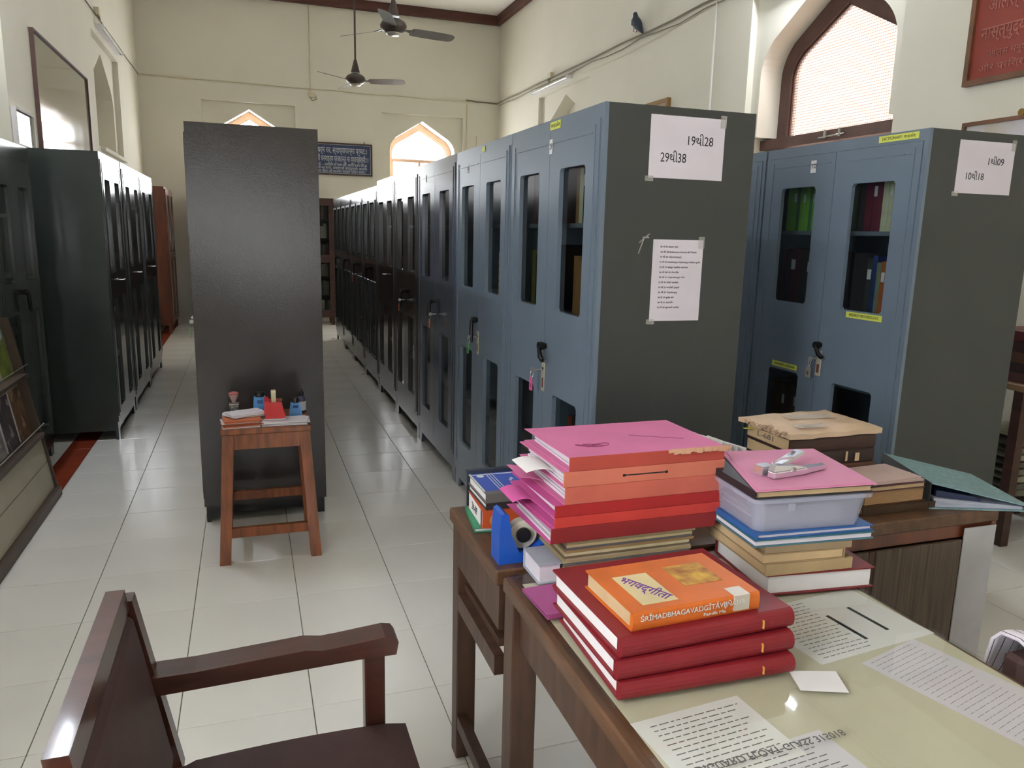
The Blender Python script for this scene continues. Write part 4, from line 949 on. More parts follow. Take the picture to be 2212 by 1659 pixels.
# magenta folder leaning flat under the pile, on the desk
folder('large magenta file lying under the journals towards the left desk edge', .535, 1.30, .7503, .17, .135, .010, .006, (150, 60, 110), 0, rz=.05, top=mat('dull_magenta', (168, 84, 140), .7), group='files on the near desk')
book('white_booklet', 'white booklet standing out left below the pink files', .572, 1.452, .7503, .055, .10, .045, 0, (168, 172, 184), M['paper_lil'], '+y', cat='book')

# ---- pile with plastic box
_before = set(bpy.data.objects)
book('register', 'red bound register at the bottom of the box pile', 1.000, 1.285, .7502, .262, .235, .046, -.02, (120, 28, 34), M['paper'], '+y', ext=.006)
z = .7965
for i, (c, h, xx, w_, lb) in enumerate([((176, 150, 112), .025, .992, .215, 'lower tan paper file above the red register'), ((160, 134, 98), .023, .985, .20, 'upper tan paper file above the red register'), ((150, 128, 100), .0155, .99, .21, 'thin brown folded file below the teal book'), ]):
    book('paper_file', lb, xx, 1.283+.003*i, z+.0003, w_, .24, h, .015*(1-i), c, M['paper_old'], '+x' if i % 2 else '-y', 'tan files in the box pile', cat='file folder', ext=-.002 if False else .002); z += h+.0006
z = .8622
book('teal_book', 'teal edged book under the clear plastic box', .962, 1.286, z, .292, .25, .016, .0, (62, 110, 124), M['paper_lil'], '+y'); z += .0165
book('blue_folder', 'blue paper folder directly under the clear plastic box', .967, 1.288, z, .288, .24, .012, .02, (48, 96, 160), M['paper_lil'], '-x', cat='file folder'); z += .0125
pb = thing('plastic_box', 'clear plastic box full of papers under the black book', 'box', (1.10, 1.412, z+.0003))
cl = mat('milky_plastic', (186, 188, 208), .25, alpha=.42, var=.02)
def tray(mb, a0, b0, a1, b1, h, th=.003):
    def ring(a, b, zz, r=.022): return [(sx*(a-r)+r*cos(q)*1.0*(1 if True else 1) if False else sx*(a-r)+r*cos(q), sy*(b-r)+r*sin(q), zz) for (sx, sy, q0) in ((1, 1, 0), (-1, 1, pi/2), (-1, -1, pi), (1, -1, 1.5*pi)) for q in [q0+pi/2*i/5 for i in range(6)]]
    R = [ring(a0, b0, 0), ring(a1, b1, h), ring(a1+.008, b1+.008, h), ring(a1+.008, b1+.008, h-.008), ]
    n = 24; vs = [p for r in R for p in r]; fs = [(i*n+k, i*n+(k+1) % n, (i+1)*n+(k+1) % n, (i+1)*n+k) for i in range(3) for k in range(n)] + [tuple(reversed(range(n)))]
    mb.smooth = True; mb.add(vs, fs)
    R = [ring(a0-th, b0-th, th), ring(a1-th, b1-th, h-.001)]; vs = [p for r in R for p in r]
    mb.add(vs, [(k, k+n, (k+1) % n + n, (k+1) % n) for k in range(n)] + [tuple(range(n))])
bx = MB(); tray(bx, .128, .112, .139, .122, .076); bx.obj('tub', cl, pb)
for sx in (-.06,): MB().box(sx-.008, sx+.008, -.130, -.126, .050, .066).obj('clip', cl, pb)
q = MB(); random.seed(5)
for i in range(6): q.box(-.10+random.uniform(-.01, .01), .09+random.uniform(-.01, .01), -.09, .09, .004+.007*i, .010+.007*i)
ob = q.obj('paper_stack', M['paper_lil']); ob.location = (1.10, 1.412, z+.0003); tag(ob, 'stack of white slips lying inside the clear plastic box', 'papers')
ob2 = MB().cbox(-.085, .08, -.08, .07, .048, .058, b=.002).obj('blue_notebook', mat('nb_blue', (70, 90, 130), .5)); ob2.location = (1.10, 1.412, z+.0003); tag(ob2, 'dull blue notebook inside the clear plastic box', 'book')
z += .0775
book('black_book', 'black covered book across the top of the plastic box', .955, 1.288, z+.0003, .285, .262, .017, 0, (34, 34, 40), M['paper_old'], '-x'); z += .0178
tpf = thing('card_file', 'flat pink card file under the chrome stapler', 'file folder', (.952, 1.282, z+.0003), .0, 'files on the near desk')
MB().hexa([(0, 0, 0), (.292, .002, 0), (.325, .272, 0), (.075, .285, 0), (0, 0, .0025), (.292, .002, .0025), (.325, .272, .0025), (.075, .285, .0025)]).obj('cover', mat('pale_pink_card', (214, 138, 172), .65, var=.04), tpf)
MB().hexa([(.01, .003, .0026), (.288, .005, .0026), (.318, .268, .0026), (.085, .28, .0026), (.01, .003, .0045), (.288, .005, .0045), (.318, .268, .0045), (.085, .28, .0045)]).obj('top_flap', mat('pale_pink_card', (214, 138, 172), .65, var=.04), tpf)
ZB = z + .0055
# chrome plier stapler
def stapler():
    t = thing('stapler', 'shiny chrome plier stapler lying on the pink file', 'stapler', (1.065, 1.375, ZB), radians(12))
    MB().cbox(-.045, .055, -.030, -.008, .0, .016, b=.003).obj('magazine', M['chrome'], t)
    MB().hexa([(-.045, -.029, .017), (.05, -.029, .017), (.05, -.010, .017), (-.045, -.010, .017), (-.040, -.027, .030), (.02, -.027, .024), (.02, -.012, .024), (-.040, -.012, .030)]).obj('head', M['chrome'], t)
    MB().hexa([(-.05, .0, .0), (-.015, .0, .0), (-.015, .03, .0), (-.05, .03, .0), (-.048, .002, .020), (-.015, .002, .020), (-.015, .028, .020), (-.048, .028, .020)]).obj('anvil', M['chrome'], t)
    MB().hexa([(-.02, .004, .018), (.0, -.01, .018), (.115, .040, .022), (.105, .062, .022), (-.02, .006, .026), (.0, -.008, .026), (.115, .042, .030), (.105, .060, .030)]).obj('upper_handle', M['chrome'], t)
    MB().hexa([(.045, -.028, .002), (.125, -.016, .002), (.125, -.002, .002), (.045, -.008, .002), (.045, -.028, .015), (.125, -.016, .012), (.125, -.002, .012), (.045, -.008, .015)]).obj('lower_handle', M['chrome'], t)
    MB().tube([(-.03, -.01, .031), (-.005, -.004, .036), (.03, .004, .031), (.045, .008, .030)], .0025, 6).obj('spring', M['chrome'], t)
    MB().lathe([(0, -.032), (.005, -.032), (.005, -.006), (0, -.006)], 10, (.012, 0, .017), 'y').obj('pivot', M['zinc'], t)
    text('C-2503', .012, M['ink_soft'], t, (.07, .035, .0312), (0, 0, radians(27)), width=.035)
stapler()

_pv = Vector((.955, 1.285, 0)); _Rz = Matrix.Rotation(radians(-5), 3, 'Z')
for o in set(bpy.data.objects) - _before:
    if o.parent is None:
        o.location = _pv + _Rz @ (o.location - _pv) + Vector((.024, -.014, 0)); o.rotation_euler.z += radians(-5)
# ---- brown ledgers pile on the back desk (front plane y=1.75)
random.seed(21)
LB = [((52, 34, 28), .046, 1.455, .305, 'lowest dark brown ledger of the tall brown pile', '+x'), ((120, 92, 72), .022, 1.462, .295, 'pinkish brown ledger, second from the bottom of the brown pile', '-y'), ((84, 50, 38), .034, 1.450, .315, 'worn brown ledger in the middle of the brown pile', '-y'),
      ((48, 32, 28), .043, 1.457, .30, 'dark brown ledger numbered 58 with torn labels in the brown pile', '-y'), ((60, 38, 30), .042, 1.452, .302, 'thick dark ledger with L-681 inked on its page edge', '-y')]
z = .7502
for c, h, x, w_, lb, sp in LB:
    t = book('ledger', lb, x, 1.752, z, w_, .215, h, random.uniform(-.02, .02), c, M['paper_old'], sp, 'old brown ledgers on the back desk', th=.004, rnd=.006 if sp == '-y' else 0, rough=.55); 
    if 'numbered 58' in lb:
        MB().box(.008, .075, -.0066, -.0055, .004, h-.004).obj('spine_label', mat('mottled_label', (190, 186, 172), .7, var=.15, scale=40), t); text('58', .026, M['ink'], t, (.03, -.0069, h/2), (pi/2, 0, 0))
        MB().box(.19, .197, -.0066, -.0055, .010, h-.004).obj('torn_label', mat('torn_tan', (196, 170, 136), .8), t); MB().box(.225, .24, -.0066, -.0055, .008, h-.01).obj('torn_label', mat('torn_tan', (196, 170, 136), .8), t)
    if 'L-681' in lb: text('L-681', .022, M['ink_soft'], t, (.0035, .12, h/2), (pi/2, 0, -pi/2), width=.075)
    if 'lowest' in lb: MB().box(.13, .20, -.0008, -.0001, .004, .04).obj('paper_patch', mat('torn_tan', (196, 170, 136), .8), t)
    z += h + .0005
MBn = MB().box(-.01, .02, 0, .012, 0, .001).box(-.012, .016, .016, .028, -.004, -.003)
tag(MBn.obj('page_flag', mat('yellow_flag', (220, 214, 90), .6), None, (1.448, 1.93, z-.012)), 'yellow page flags at the left back of the L-681 ledger', 'sticky note')
# kraft wrapped packet: wavy edges
def packet():
    mb = MB(); nx, ny = 10, 8; W_, D_ = .335, .235; top = []; vs = []
    for lv in (0, 1):
        for j in range(ny+1):
            for i in range(nx+1):
                u, v = i/nx, j/ny; e = 1 if (i in (0, nx) or j in (0, ny)) else 0
                zz = (.026 - .010*e + .002*sin(i*1.9+j*1.3)) if lv else (0.0 + .001*e)
                vs.append((u*W_ + e*.004*sin(j*2.1+i), v*D_ + e*.004*cos(i*1.7), zz))
    n = (nx+1)*(ny+1); fs = []
    for j in range(ny):
        for i in range(nx):
            a = j*(nx+1)+i; fs += [(a, a+nx+1, a+nx+2, a+1), (n+a, n+a+1, n+a+nx+2, n+a+nx+1)]
    bd_ = [i for i in range(nx)] + [nx+(nx+1)*j for j in range(ny)] + [n-1-i for i in range(nx)] + [(nx+1)*(ny-j) for j in range(ny)]
    for k in range(len(bd_)): a, b = bd_[k], bd_[(k+1) % len(bd_)]; fs.append((a, b, b+n, a+n))
    mb.smooth = True; mb.add(vs, fs)
    t = thing('wrapped_packet', 'crumpled kraft paper packet with tape on top of the brown ledgers', 'packet', (1.442, 1.742, z+.0005), .02)
    mb.obj('wrapping', M['kraft'], t)
    MB().hexa([(.04, .02, .0295), (.14, .01, .0295), (.15, .05, .0295), (.05, .06, .0295), (.04, .02, .0300), (.14, .01, .0300), (.15, .05, .0300), (.05, .06, .0300)]).obj('tape', mat('shiny_tape', (236, 226, 214), .2, alpha=.45), t)
    MB().hexa([(.09, .12, .0295), (.25, .10, .0295), (.26, .16, .0295), (.10, .17, .0295), (.09, .12, .0300), (.25, .10, .0300), (.26, .16, .0300), (.10, .17, .0300)]).obj('tape', mat('shiny_tape', (236, 226, 214), .2, alpha=.45), t)
    q = MB()
    for i in range(12): q.box(-.006, .006, .02+.016*i, .034+.016*i, .002+random.random()*.01, .006+random.random()*.016, r=(random.uniform(-.8, .8), 'X'))
    q.obj('torn_edge', mat('torn_tan2', (176, 148, 122), .9), t)
packet()
# ---- lower books in front of the ledgers
book('ledger', 'dark brown board ledger lying flat at the front of the back desk', 1.59, 1.600, .7502, .262, .148, .022, 0, (72, 52, 34), M['paper_old'], '-y', 'old brown ledgers on the back desk', th=.003)
book('old_book', 'old book with tan page edge facing front on the flat ledger', 1.605, 1.612, .7727, .215, .136, .042, 0, (96, 64, 44), mat('tan_edge', (176, 138, 98), .7, var=.1, scale=30, stretch=(1, 1, 20)), '+y', ext=.003)
book('old_book', 'mottled maroon book on the one with tan page edge', 1.585, 1.606, .8152, .228, .140, .016, 0, (92, 58, 56), M['paper_old'], '+y', ext=.003)
sheet_pile('loose_papers', 'curled pinkish papers on the mottled maroon book', 'papers', 1.70, 1.675, .8315, .22, .13, 4, .02, [mat('pinkish_paper', (196, 170, 164), .8)], th=.003, jit=.006, rj=.05)
# lever arch file
la = thing('lever_arch_file', 'pale blue-green lever arch file with black spine at the desk corner', 'file folder', (1.825, 1.600, .7502), radians(-20))
hs, he, wl, dl = .078, .012, .285, .31
MB().hexa([(0, 0, 0), (.003, 0, 0), (.003, dl, 0), (0, dl, 0), (0, 0, hs), (.003, 0, hs), (.003, dl, hs), (0, dl, hs)]).obj('spine', mat('spine_black', (30, 32, 38), .45), la)
MB().hexa([(.0032, 0, 0), (wl, 0, 0), (wl, dl, 0), (.0032, dl, 0), (.0032, 0, .003), (wl, 0, .003), (wl, dl, .003), (.0032, dl, .003)]).hexa([(.0032, 0, hs-.003), (wl+.01, 0, he), (wl+.01, dl, he), (.0032, dl, hs-.003), (.0032, 0, hs), (wl+.01, 0, he+.003), (wl+.01, dl, he+.003), (.0032, dl, hs)]).obj('cover', mat('mottled_teal', (112, 146, 152), .6, var=.0, alt=(140, 170, 172), scale=70), la)
MB().hexa([(.02, .01, .0033), (wl-.01, .01, .0033), (wl-.01, dl-.01, .0033), (.02, dl-.01, .0033), (.02, .01, .030), (wl-.01, .01, .0115), (wl-.01, dl-.01, .0115), (.02, dl-.01, .030)]).obj('papers', mat('bluish_paper', (150, 156, 178), .7, var=.0, alt=(190, 190, 200), scale=12, stretch=(1, 1, 30)), la)
MB().hexa([(.03, .02, .031), (.17, .02, .016), (.17, dl-.02, .016), (.03, dl-.02, .031), (.03, .02, .050), (.14, .02, .034), (.14, dl-.02, .034), (.03, dl-.02, .050)]).obj('dark_dividers', mat('navy_divider', (40, 50, 84), .5), la)
MB().lathe([(.009, -.0015), (.013, -.0015), (.013, .0), (.009, .0), (.009, -.0015)], 18, (-.0001, .055, hs*.55), 'x').obj('finger_ring', M['chrome'], la)
MB().lathe([(0, -.0008), (.009, -.0008), (.009, 0), (0, 0)], 16, (-.0001, .055, hs*.55), 'x').obj('finger_hole', M['sticker'], la)

# ---- standing envelopes between the piles, at the back
random.seed(31)
for i in range(11):
    x = 1.165+.0205*i; h = .205-.006*i - (.02 if i > 7 else 0)
    o = MB().box(0, .0035, -.055, .055, 0, h).obj('envelope', M['paper'], None, (x, 1.845+random.uniform(-.012, .012), .7502), (0, radians(3), radians(8+random.uniform(-6, 6))))
    tag(o, ['leftmost', 'second', 'third', 'fourth', 'fifth', 'sixth', 'seventh', 'eighth', 'ninth', 'tenth', 'rightmost'][i] + ' white envelope in the upright row behind the files', 'envelope', 'upright white envelopes on the back desk')
for i in range(3):
    o = MB().box(0, .0035, -.05, .05, 0, .198-.004*i).obj('envelope', M['paper'], None, (1.06+.032*i, 1.86, .7502), (0, radians(4), radians(12)))
    tag(o, ['leftmost', 'middle', 'rightmost'][i] + ' of three white envelopes showing behind the top pink file', 'envelope', 'upright white envelopes on the back desk')
o = MB().hexa([(0, 0, 0), (.075, 0, 0), (.075, .06, 0), (0, .06, 0), (.004, .005, .215), (.052, .005, .218), (.050, .05, .218), (.004, .05, .215)]).obj('paper_cup', M['sticker'], None, (.955, 1.82, .7502))
o.name = 'white_carton'; tag(o, 'small white carton standing behind the pink file pile', 'carton')

# ---- left end of the back desk: blue and orange books, blue tape dispenser
book('green_book', 'green book at the bottom left of the back desk', .520, 1.775, .7502, .13, .165, .012, -.12, (58, 140, 104), M['paper'], '+x')
ob = book('orange_book', 'thick orange book with a white number slip in the left book stack', .538, 1.765, .7627, .155, .165, .046, -.05, (196, 84, 44), M['paper_lil'], '-y')
MB().lathe([(.012, -.0012), (.016, -.0012), (.016, 0), (.012, 0), (.012, -.0012)], 18, (.034, 0, .020), 'y').obj('emblem', mat('gold_print', (196, 140, 70), .5), ob)
MB().box(-.0012, -.0002, .02, .15, .002, .044).obj('number_slip', M['paper'], ob); text('24-09', .030, M['ink'], ob, (-.0015, .085, .023), (pi/2, 0, -pi/2), width=.06)
book('black_book', 'black book under the blue one in the left stack', .548, 1.770, .8092, .175, .17, .017, .0, (52, 48, 50), M['paper'], '-y')
bb = book('blue_book', 'blue and grey book lying on the left stack by the pink files', .548, 1.772, .8267, .175, .165, .025, .0, (110, 104, 100), M['paper'], '-y')
MB().box(.006, .175, .02, .165, .0251, .0257).obj('blue_cover', mat('royal_blue', (58, 84, 176), .45), bb)
for _x in (.045, .053, .061): MB().box(_x, _x+.002, .022, .163, .0258, .0260).obj('white_line', M['ink_white'], bb)
MB().box(.0, .005, .02, .165, .0251, .0256).box(.006, .175, .150, .156, .0258, .0260).obj('white_border', M['ink_white'], bb)
MB().lathe([(.006, 0), (.010, 0), (.010, .0003), (.006, .0003)], 16, (.026, .14, .0258)).obj('emblem', M['ink_white'], bb)
text('સંસ્કૃત', .012, M['ink_white'], bb, (.10, .10, .0259), (0, 0, 1.2), width=.03)
book('grey_book', 'thin dark book at the back of the left stack, cream page edge up', .545, 1.940, .7502, .15, .016, .112, 0, (46, 52, 66), M['paper_old'], '-y', th=.003)
blue_d = mat('deep_blue_plastic', (28, 82, 178), .35, var=.03)
def blue_dispenser():
    t = thing('tape_dispenser', 'deep blue tape dispenser with a white roll by the left desk edge', 'tape dispenser', (.520, 1.572, .7502), 0)
    prof = [(0, 0), (.125, 0), (.135, .03), (.13, .052), (.118, .050), (.085, .024), (.050, .024), (.030, .070), (.022, .118), (.012, .124), (.004, .12), (0, .07)]
    MB().prism(prof, .0, .062, 'y').obj('base', blue_d, t)
    MB().lathe([(.018, -.012), (.034, -.012), (.034, .012), (.018, .012), (.018, -.012)], 28, (.064, .031, .061), 'y').obj('tape_roll', mat('white_roll', (214, 210, 192), .4), t)
    MB().lathe([(.006, -.02), (.0175, -.02), (.0175, .02), (.006, .02), (.006, -.02)], 20, (.064, .031, .061), 'y').obj('hub', M['black'], t)
blue_dispenser()

# ---- red binders with the orange book on top (front plane y~1.01)
zz = .7502
for i, (x, h, w_, lb) in enumerate([(.548, .034, .335, 'bottom red cloth binder of three on the glass top'), (.543, .036, .345, 'middle red cloth binder of three on the glass top'), (.550, .036, .345, 'top red cloth binder directly under the orange book')]):
    t = book('red_binder', lb, x, 1.018+.004*i, zz, w_, .275, h, .03*(i-1), (128, 24, 34), M['paper'], '-y', 'red binders on the glass top', rnd=.014, th=.004, ext=.006)
    MB().box(w_*.80, w_*.806, -.0128, .02, .012, h*.75).obj('gilt_line', mat('gold_print', (196, 140, 70), .5), t)
    zz += h + .0005
og = book('orange_book', 'thick orange Sanskrit book on top of the red binders', .577, 1.036, zz, .255, .175, .034, .04, (206, 104, 36), M['paper_old'], '-y', rnd=.005, th=.003)
zt = .034
MB().box(.03, .10, .02, .13, zt+.0002, zt+.0006).obj('title_panel', mat('panel_cream', (214, 196, 150), .6), og)
MB().box(.14, .22, .06, .14, zt+.0002, zt+.0006).obj('cover_picture', mat('cover_yellow', (214, 170, 70), .6, var=.0, alt=(150, 90, 50), scale=30), og)
text('भगवद्गीता', .034, M['ink_violet'], og, (.065, .075, zt+.0010), (0, 0, radians(-62)), width=.10)
text('ŚRĪMADBHAGAVADGĪTĀVIJÑĀNA', .013, M['ink_white'], og, (.118, -.0024, .022), (pi/2, 0, 0), width=.21)
text('Pandit Ma', .008, M['ink_white'], og, (.16, -.0024, .010), (pi/2, 0, 0), width=.045)
MB().box(.20, .232, -.0022, .03, .006, .0345).obj('clear_label', mat('silver_label', (190, 180, 166), .35), og)

# small acrylic / white scraps near the middle of the glass
tag(MB().hexa([(0, 0, 0), (.075, -.03, 0), (.10, .03, 0), (.02, .055, 0), (0, 0, .0008), (.075, -.03, .0008), (.10, .03, .0008), (.02, .055, .0008)]).obj('folded_slip', M['paper'], None, (.86, .955, .7502)), 'small white folded slip on the glass right of the red binders', 'paper')

# ================================================================== CHAIRS
def armchair():
    t = thing('armchair', 'dark wooden armchair with maroon-brown seat beside the near desk', 'chair', (.03, 1.26, 0))
    w = M['wood_chair']; Y = .265
    s = MB(); s.smooth = True
    n = 10; vs = []
    for j, yy in enumerate((-.25, -.235, 0, .235, .25)):
        for i in range(n+1):
            u = i/n; e = (u in (0, 1)) or j in (0, 4)
            vs.append((-.215+.475*u, yy*(1-.04*(1-u)), .405 + (.045 if not e else .028) + .008*sin(u*pi)))
    m_ = len(vs)
    vs += [(v[0], v[1], .39) for v in vs[:m_]]
    fs = []
    for j in range(4):
        for i in range(n):
            a = j*(n+1)+i; fs += [(a, a+1, a+n+2, a+n+1), (m_+a, m_+a+n+1, m_+a+n+2, m_+a+1)]
    bd_ = list(range(n)) + [n+(n+1)*j for j in range(4)] + [5*(n+1)-1-i for i in range(n)] + [(n+1)*(4-j) for j in range(4)]
    for k in range(len(bd_)): a, b = bd_[k], bd_[(k+1) % len(bd_)]; fs.append((a, a+m_, b+m_, b))
    s.add(vs, fs); s.obj('seat_cushion', M['rexine'], t)
    MB().box(-.215, .255, -.245, .245, .335, .389).obj('seat_frame', w, t)
    for sy in (-1, 1):
        y0 = sy*Y
        MB().cbox(.172, .215, y0-.022, y0+.022, 0, .612, b=.004).obj('front_leg', w, t)
        p = []
        for (xa, zz) in ((-.27, 0), (-.215, .42)): p += [(xa-.022, y0-.02, zz), (xa+.022, y0-.02, zz), (xa+.022, y0+.02, zz), (xa-.022, y0+.02, zz)]
        MB().hexa(p).obj('rear_leg', w, t)
        p = []
        for (xa, zz) in ((-.215, .42), (-.285, .80)): p += [(xa-.022, y0-.02, zz), (xa+.022, y0-.02, zz), (xa+.022, y0+.02, zz), (xa-.022, y0+.02, zz)]
        MB().hexa(p).obj('back_post', w, t)
        # arm with the raised, rounded front grip
        arm = [(-.26, .640), (-.16, .640), (-.02, .648), (.05, .652), (.085, .646), (.12, .648), (.215, .656), (.235, .652), (.243, .640), (.238, .612), (.16, .613), (-.26, .600)]
        MB().prism(arm, y0-.032, y0+.032, 'y').obj('armrest', w, t)
    MB().hexa([(-.302, -.245, .785), (-.268, -.245, .785), (-.268, .245, .785), (-.302, .245, .785), (-.306, -.245, .825), (-.274, -.245, .825), (-.274, .245, .825), (-.306, .245, .825)]).obj('top_rail', w, t)
    b = MB(); b.smooth = True
    b.hexa([(-.25, -.24, .46), (-.205, -.235, .46), (-.205, .235, .46), (-.25, .24, .46), (-.315, -.24, .78), (-.260, -.235, .78), (-.260, .235, .78), (-.315, .24, .78)])
    o = b.obj('back_cushion', M['rexine'], t); bv = o.modifiers.new('b', 'BEVEL'); bv.width = .014; bv.segments = 3
    return t
armchair()
# chair with striped towel on the right of the near desk
tc = thing('office_chair', 'chair under the striped white towel at the right desk edge', 'chair', (1.62, .78, 0))
MB().cbox(-.23, .23, -.22, .22, .40, .455, b=.02).obj('seat', M['rexine'], tc)
for sx in (-.2, .2):
    for sy in (-.19, .19): MB().box(sx-.018, sx+.018, sy-.018, sy+.018, 0, .40).obj('leg', M['wood_chair'], tc)
MB().cbox(-.23, .23, .18, .225, .456, .71, b=.01).obj('backrest', M['rexine'], tc)
def towel():
    mb = MB(); mb.smooth = True; nx, ny = 26, 14; vs = []; W_ = .44
    path = [(.30, .55), (.265, .64), (.250, .715), (.235, .735), (.20, .738), (.17, .728), (.155, .68), (.15, .60), (.15, .52)]
    N = len(path)
    for i in range(nx+1):
        x = -W_/2 + W_*i/nx
        for (y, z_) in path: vs.append((x, y + .004*sin(i*.9+z_*20), z_ + .003*sin(i*1.3)))
    fs = [(i*N+j, (i+1)*N+j, (i+1)*N+j+1, i*N+j+1) for i in range(nx) for j in range(N-1)]
    mb.add(vs, fs)
    t = thing('towel', 'white towel with thin dark stripes draped over the chair back', 'towel', (1.62, .78, 0))
    m = bpy.data.materials.new('striped_towel'); m.use_nodes = True; N_ = m.node_tree.nodes; L_ = m.node_tree.links
    b = N_['Principled BSDF']; b.inputs['Roughness'].default_value = .95
    tc_ = N_.new('ShaderNodeTexCoord'); sp = N_.new('ShaderNodeSeparateXYZ'); L_.new(tc_.outputs['Object'], sp.inputs[0])
    mo = N_.new('ShaderNodeMath'); mo.operation = 'PINGPONG'; mo.inputs[1].default_value = .012; L_.new(sp.outputs[0], mo.inputs[0])
    lt_ = N_.new('ShaderNodeMath'); lt_.operation = 'LESS_THAN'; lt_.inputs[1].default_value = .0012; L_.new(mo.outputs[0], lt_.inputs[0])
    mx = N_.new('ShaderNodeMix'); mx.data_type = 'RGBA'; mx.inputs[6].default_value = sr(222, 214, 222); mx.inputs[7].default_value = sr(90, 76, 84); L_.new(lt_.outputs[0], mx.inputs[0]); L_.new(mx.outputs[2], b.inputs['Base Color'])
    o = mb.obj('cloth', m, t); sd = o.modifiers.new('s', 'SOLIDIFY'); sd.thickness = .006; sd.offset = 1
    return t
towel()

# ================================================================== LEFT: magazine rack
rk = thing('magazine_rack', 'cream sloping magazine rack with dark wood edging at the left', 'rack', (-1.05, 4.10, 0))
def rx(z): return -.02 - (z-.05)*.155 if z > .05 else -.02       # front slope, local x
Y0, Y1 = -.65, .62
crm = mat('cream_laminate', (190, 182, 160), .5, var=.03); dkw = mat('rack_edge', (78, 62, 50), .5, var=.15)
MB().box(-.06, .01, Y0, Y1, 0, .05).obj('kick_rail', dkw, rk)
for (za, zb) in ((.052, .20), (.206, .345)):
    MB().hexa([(rx(za)-.012, Y0, za), (rx(za), Y0, za), (rx(za), Y1-.022, za), (rx(za)-.012, Y1-.022, za), (rx(zb)-.012, Y0, zb), (rx(zb), Y0, zb), (rx(zb), Y1-.022, zb), (rx(zb)-.012, Y1-.022, zb)]).obj('panel', crm, rk)
for zl in (.35, .68): 
    MB().box(rx(zl)-.05, rx(zl)+.022, Y0, Y1-.022, zl, zl+.02).obj('ledge', dkw, rk)
    MB().hexa([(rx(zl)-.06, Y0, zl+.021), (rx(zl)-.048, Y0, zl+.021), (rx(zl)-.048, Y1-.022, zl+.021), (rx(zl)-.06, Y1-.022, zl+.021), (rx(zl+.3)-.06, Y0, zl+.3), (rx(zl+.3)-.048, Y0, zl+.3), (rx(zl+.3)-.048, Y1-.022, zl+.3), (rx(zl+.3)-.06, Y1-.022, zl+.3)]).obj('back_panel', crm, rk)
    MB().tube([(rx(zl)+.024, Y0, zl+.07), (rx(zl)+.024, Y1-.022, zl+.07)], .0025, 6).obj('retaining_wire', M['zinc'], rk)
MB().hexa([(rx(0)-.05, Y1-.02, 0), (rx(0)+.022, Y1-.02, 0), (rx(0)+.022, Y1, 0), (rx(0)-.05, Y1, 0), (rx(1.0)-.05, Y1-.02, 1.0), (rx(1.0)+.004, Y1-.02, 1.0), (rx(1.0)+.004, Y1, 1.0), (rx(1.0)-.05, Y1, 1.0)]).obj('end_post', dkw, rk)
def magazine(label, y, zl, w_, h, cols, nm, sc=14):
    t = thing('magazine', label, 'magazine', (-1.05, 4.10+y, 0), 0, 'magazines on the sloping rack')
    m = mat('mag_'+nm, cols[0], .35, var=0, alt=cols[1], scale=sc, spots=(cols[2], .58, sc*.7), coat=.3)
    a, b = zl+.022, zl+.022+h; o = rx
    MB().hexa([(o(a)-.045, -w_/2, a), (o(a)-.036, -w_/2, a), (o(a)-.036, w_/2, a), (o(a)-.045, w_/2, a), (o(b)-.045, -w_/2, b), (o(b)-.036, -w_/2, b), (o(b)-.036, w_/2, b), (o(b)-.045, w_/2, b)]).obj('pages', M['paper_lil'], t)
    MB().hexa([(o(a)-.0355, -w_/2+.006, a), (o(a)-.0345, -w_/2+.006, a), (o(a)-.0345, w_/2-.006, a), (o(a)-.0355, w_/2-.006, a), (o(b)-.0355, -w_/2+.006, b-.004), (o(b)-.0345, -w_/2+.006, b-.004), (o(b)-.0345, w_/2-.006, b-.004), (o(b)-.0355, w_/2-.006, b-.004)]).obj('front_cover', m, t)
magazine('brown picture magazine at the right end of the lower rack row', .49, .35, .20, .27, [(150, 112, 80), (92, 64, 50), (190, 160, 130)], 'brown')
magazine('grey photo magazine, second from the right in the lower rack row', .27, .35, .21, .27, [(96, 84, 92), (60, 48, 52), (176, 168, 172)], 'grey')
magazine('white photo magazine, third from the right in the lower rack row', .04, .35, .21, .27, [(180, 174, 176), (120, 110, 110), (210, 205, 205)], 'white')
magazine('green and blue magazine at the right end of the upper rack row', .48, .68, .22, .30, [(150, 164, 72), (60, 96, 44), (186, 204, 220)], 'green', 7)
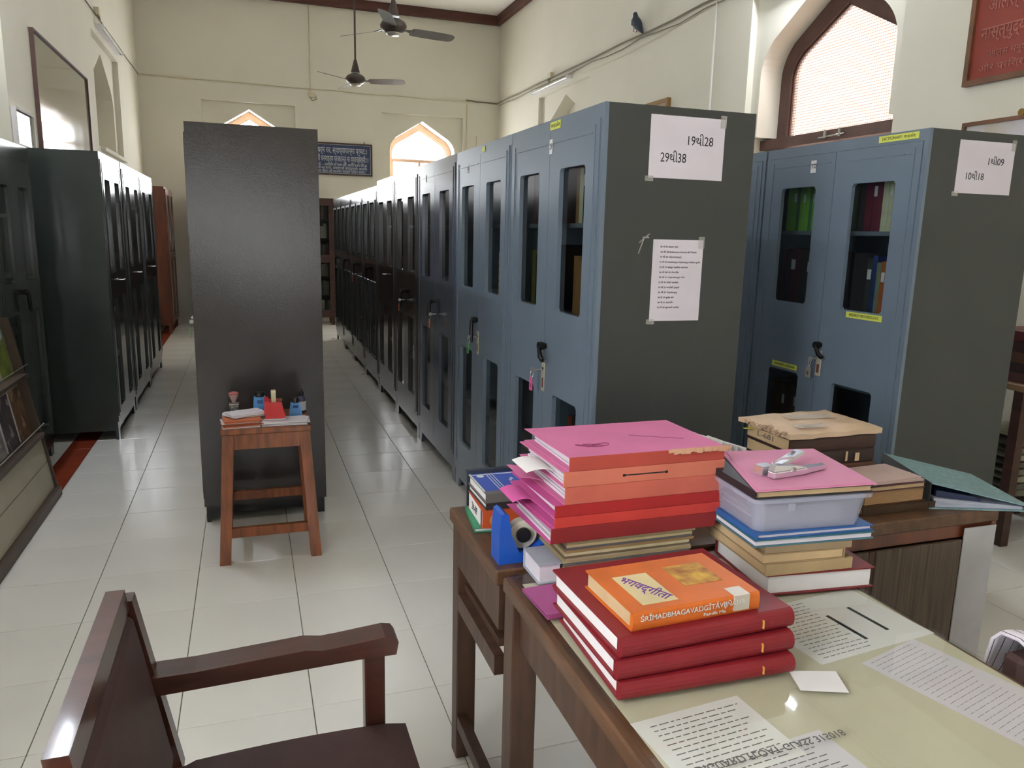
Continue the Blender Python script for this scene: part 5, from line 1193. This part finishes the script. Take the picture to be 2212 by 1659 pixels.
magazine('pale blue magazine, second from the right in the upper rack row', .24, .68, .22, .29, [(150, 174, 200), (90, 120, 150), (206, 212, 220)], 'blue', 7)

# ================================================================== RIGHT: low rack with stacks by the right wall
lr = thing('low_shelf', 'dark wooden open shelf with old stacks near the right wall', 'shelf', (3.55, 2.66, 0))
for x in (0, .52):
    for y in (0, .34): MB().box(x, x+.05, y, y+.05, 0, .80).obj('post', M['wood_shelf'], lr)
MB().cbox(-.02, .55, -.02, .41, .801, .835, b=.004).obj('top', mat('worn_shelf_top', (150, 116, 84), .5, var=.15), lr)
MB().box(.0, .57, .0, .39, .20, .225).obj('shelf', M['wood_shelf'], lr)
random.seed(41)
z = .8355
for i, (c, h, nm) in enumerate([((84, 52, 50), .05, 'bottom dusky red'), ((50, 34, 30), .045, 'second black-brown'), ((92, 62, 44), .055, 'third brown'), ((58, 34, 34), .05, 'fourth dark maroon'), ((96, 40, 44), .05, 'topmost red-maroon')]):
    book('register', nm + ' register in the stack on the low shelf', 3.57+.005*i, 2.67, z, .40, .28, h-.001, 0, c, M['paper_old'], '-x', 'registers on the low shelf', th=.004); z += h
for i in range(9):
    h = .038; 
    s_ = MB(); s_.smooth = True; s_.prism([(.17*cos(a)*(1 if abs(cos(a)) < .98 else 1), (h/2-.001)*sin(a)+h/2) for a in [2*pi*k/16 for k in range(16)]], -.12, .12, 'y')
    o = s_.obj('folded_newspapers', mat('newspaper_%d' % (i % 3), [(120, 118, 100), (92, 90, 80), (150, 148, 128)][i % 3], .85, var=.2, scale=20, stretch=(1, 1, 14)), None, (3.80+random.uniform(-.02, .02), 2.85, .2255+h*i), (0, 0, random.uniform(-.05, .05)))
    tag(o, ['lowest', 'second', 'third', 'fourth', 'fifth', 'sixth', 'seventh', 'eighth', 'topmost'][i] + ' folded newspaper bundle under the low shelf top', 'newspapers', 'folded newspaper bundles')
sheet_pile('white_cloth', 'crumpled white paper on the stack by the right wall', 'paper', 3.80, 2.80, z+.001, .14, .10, 3, .4, [M['paper']], th=.008, rj=.6)
print('objects', len(bpy.data.objects))
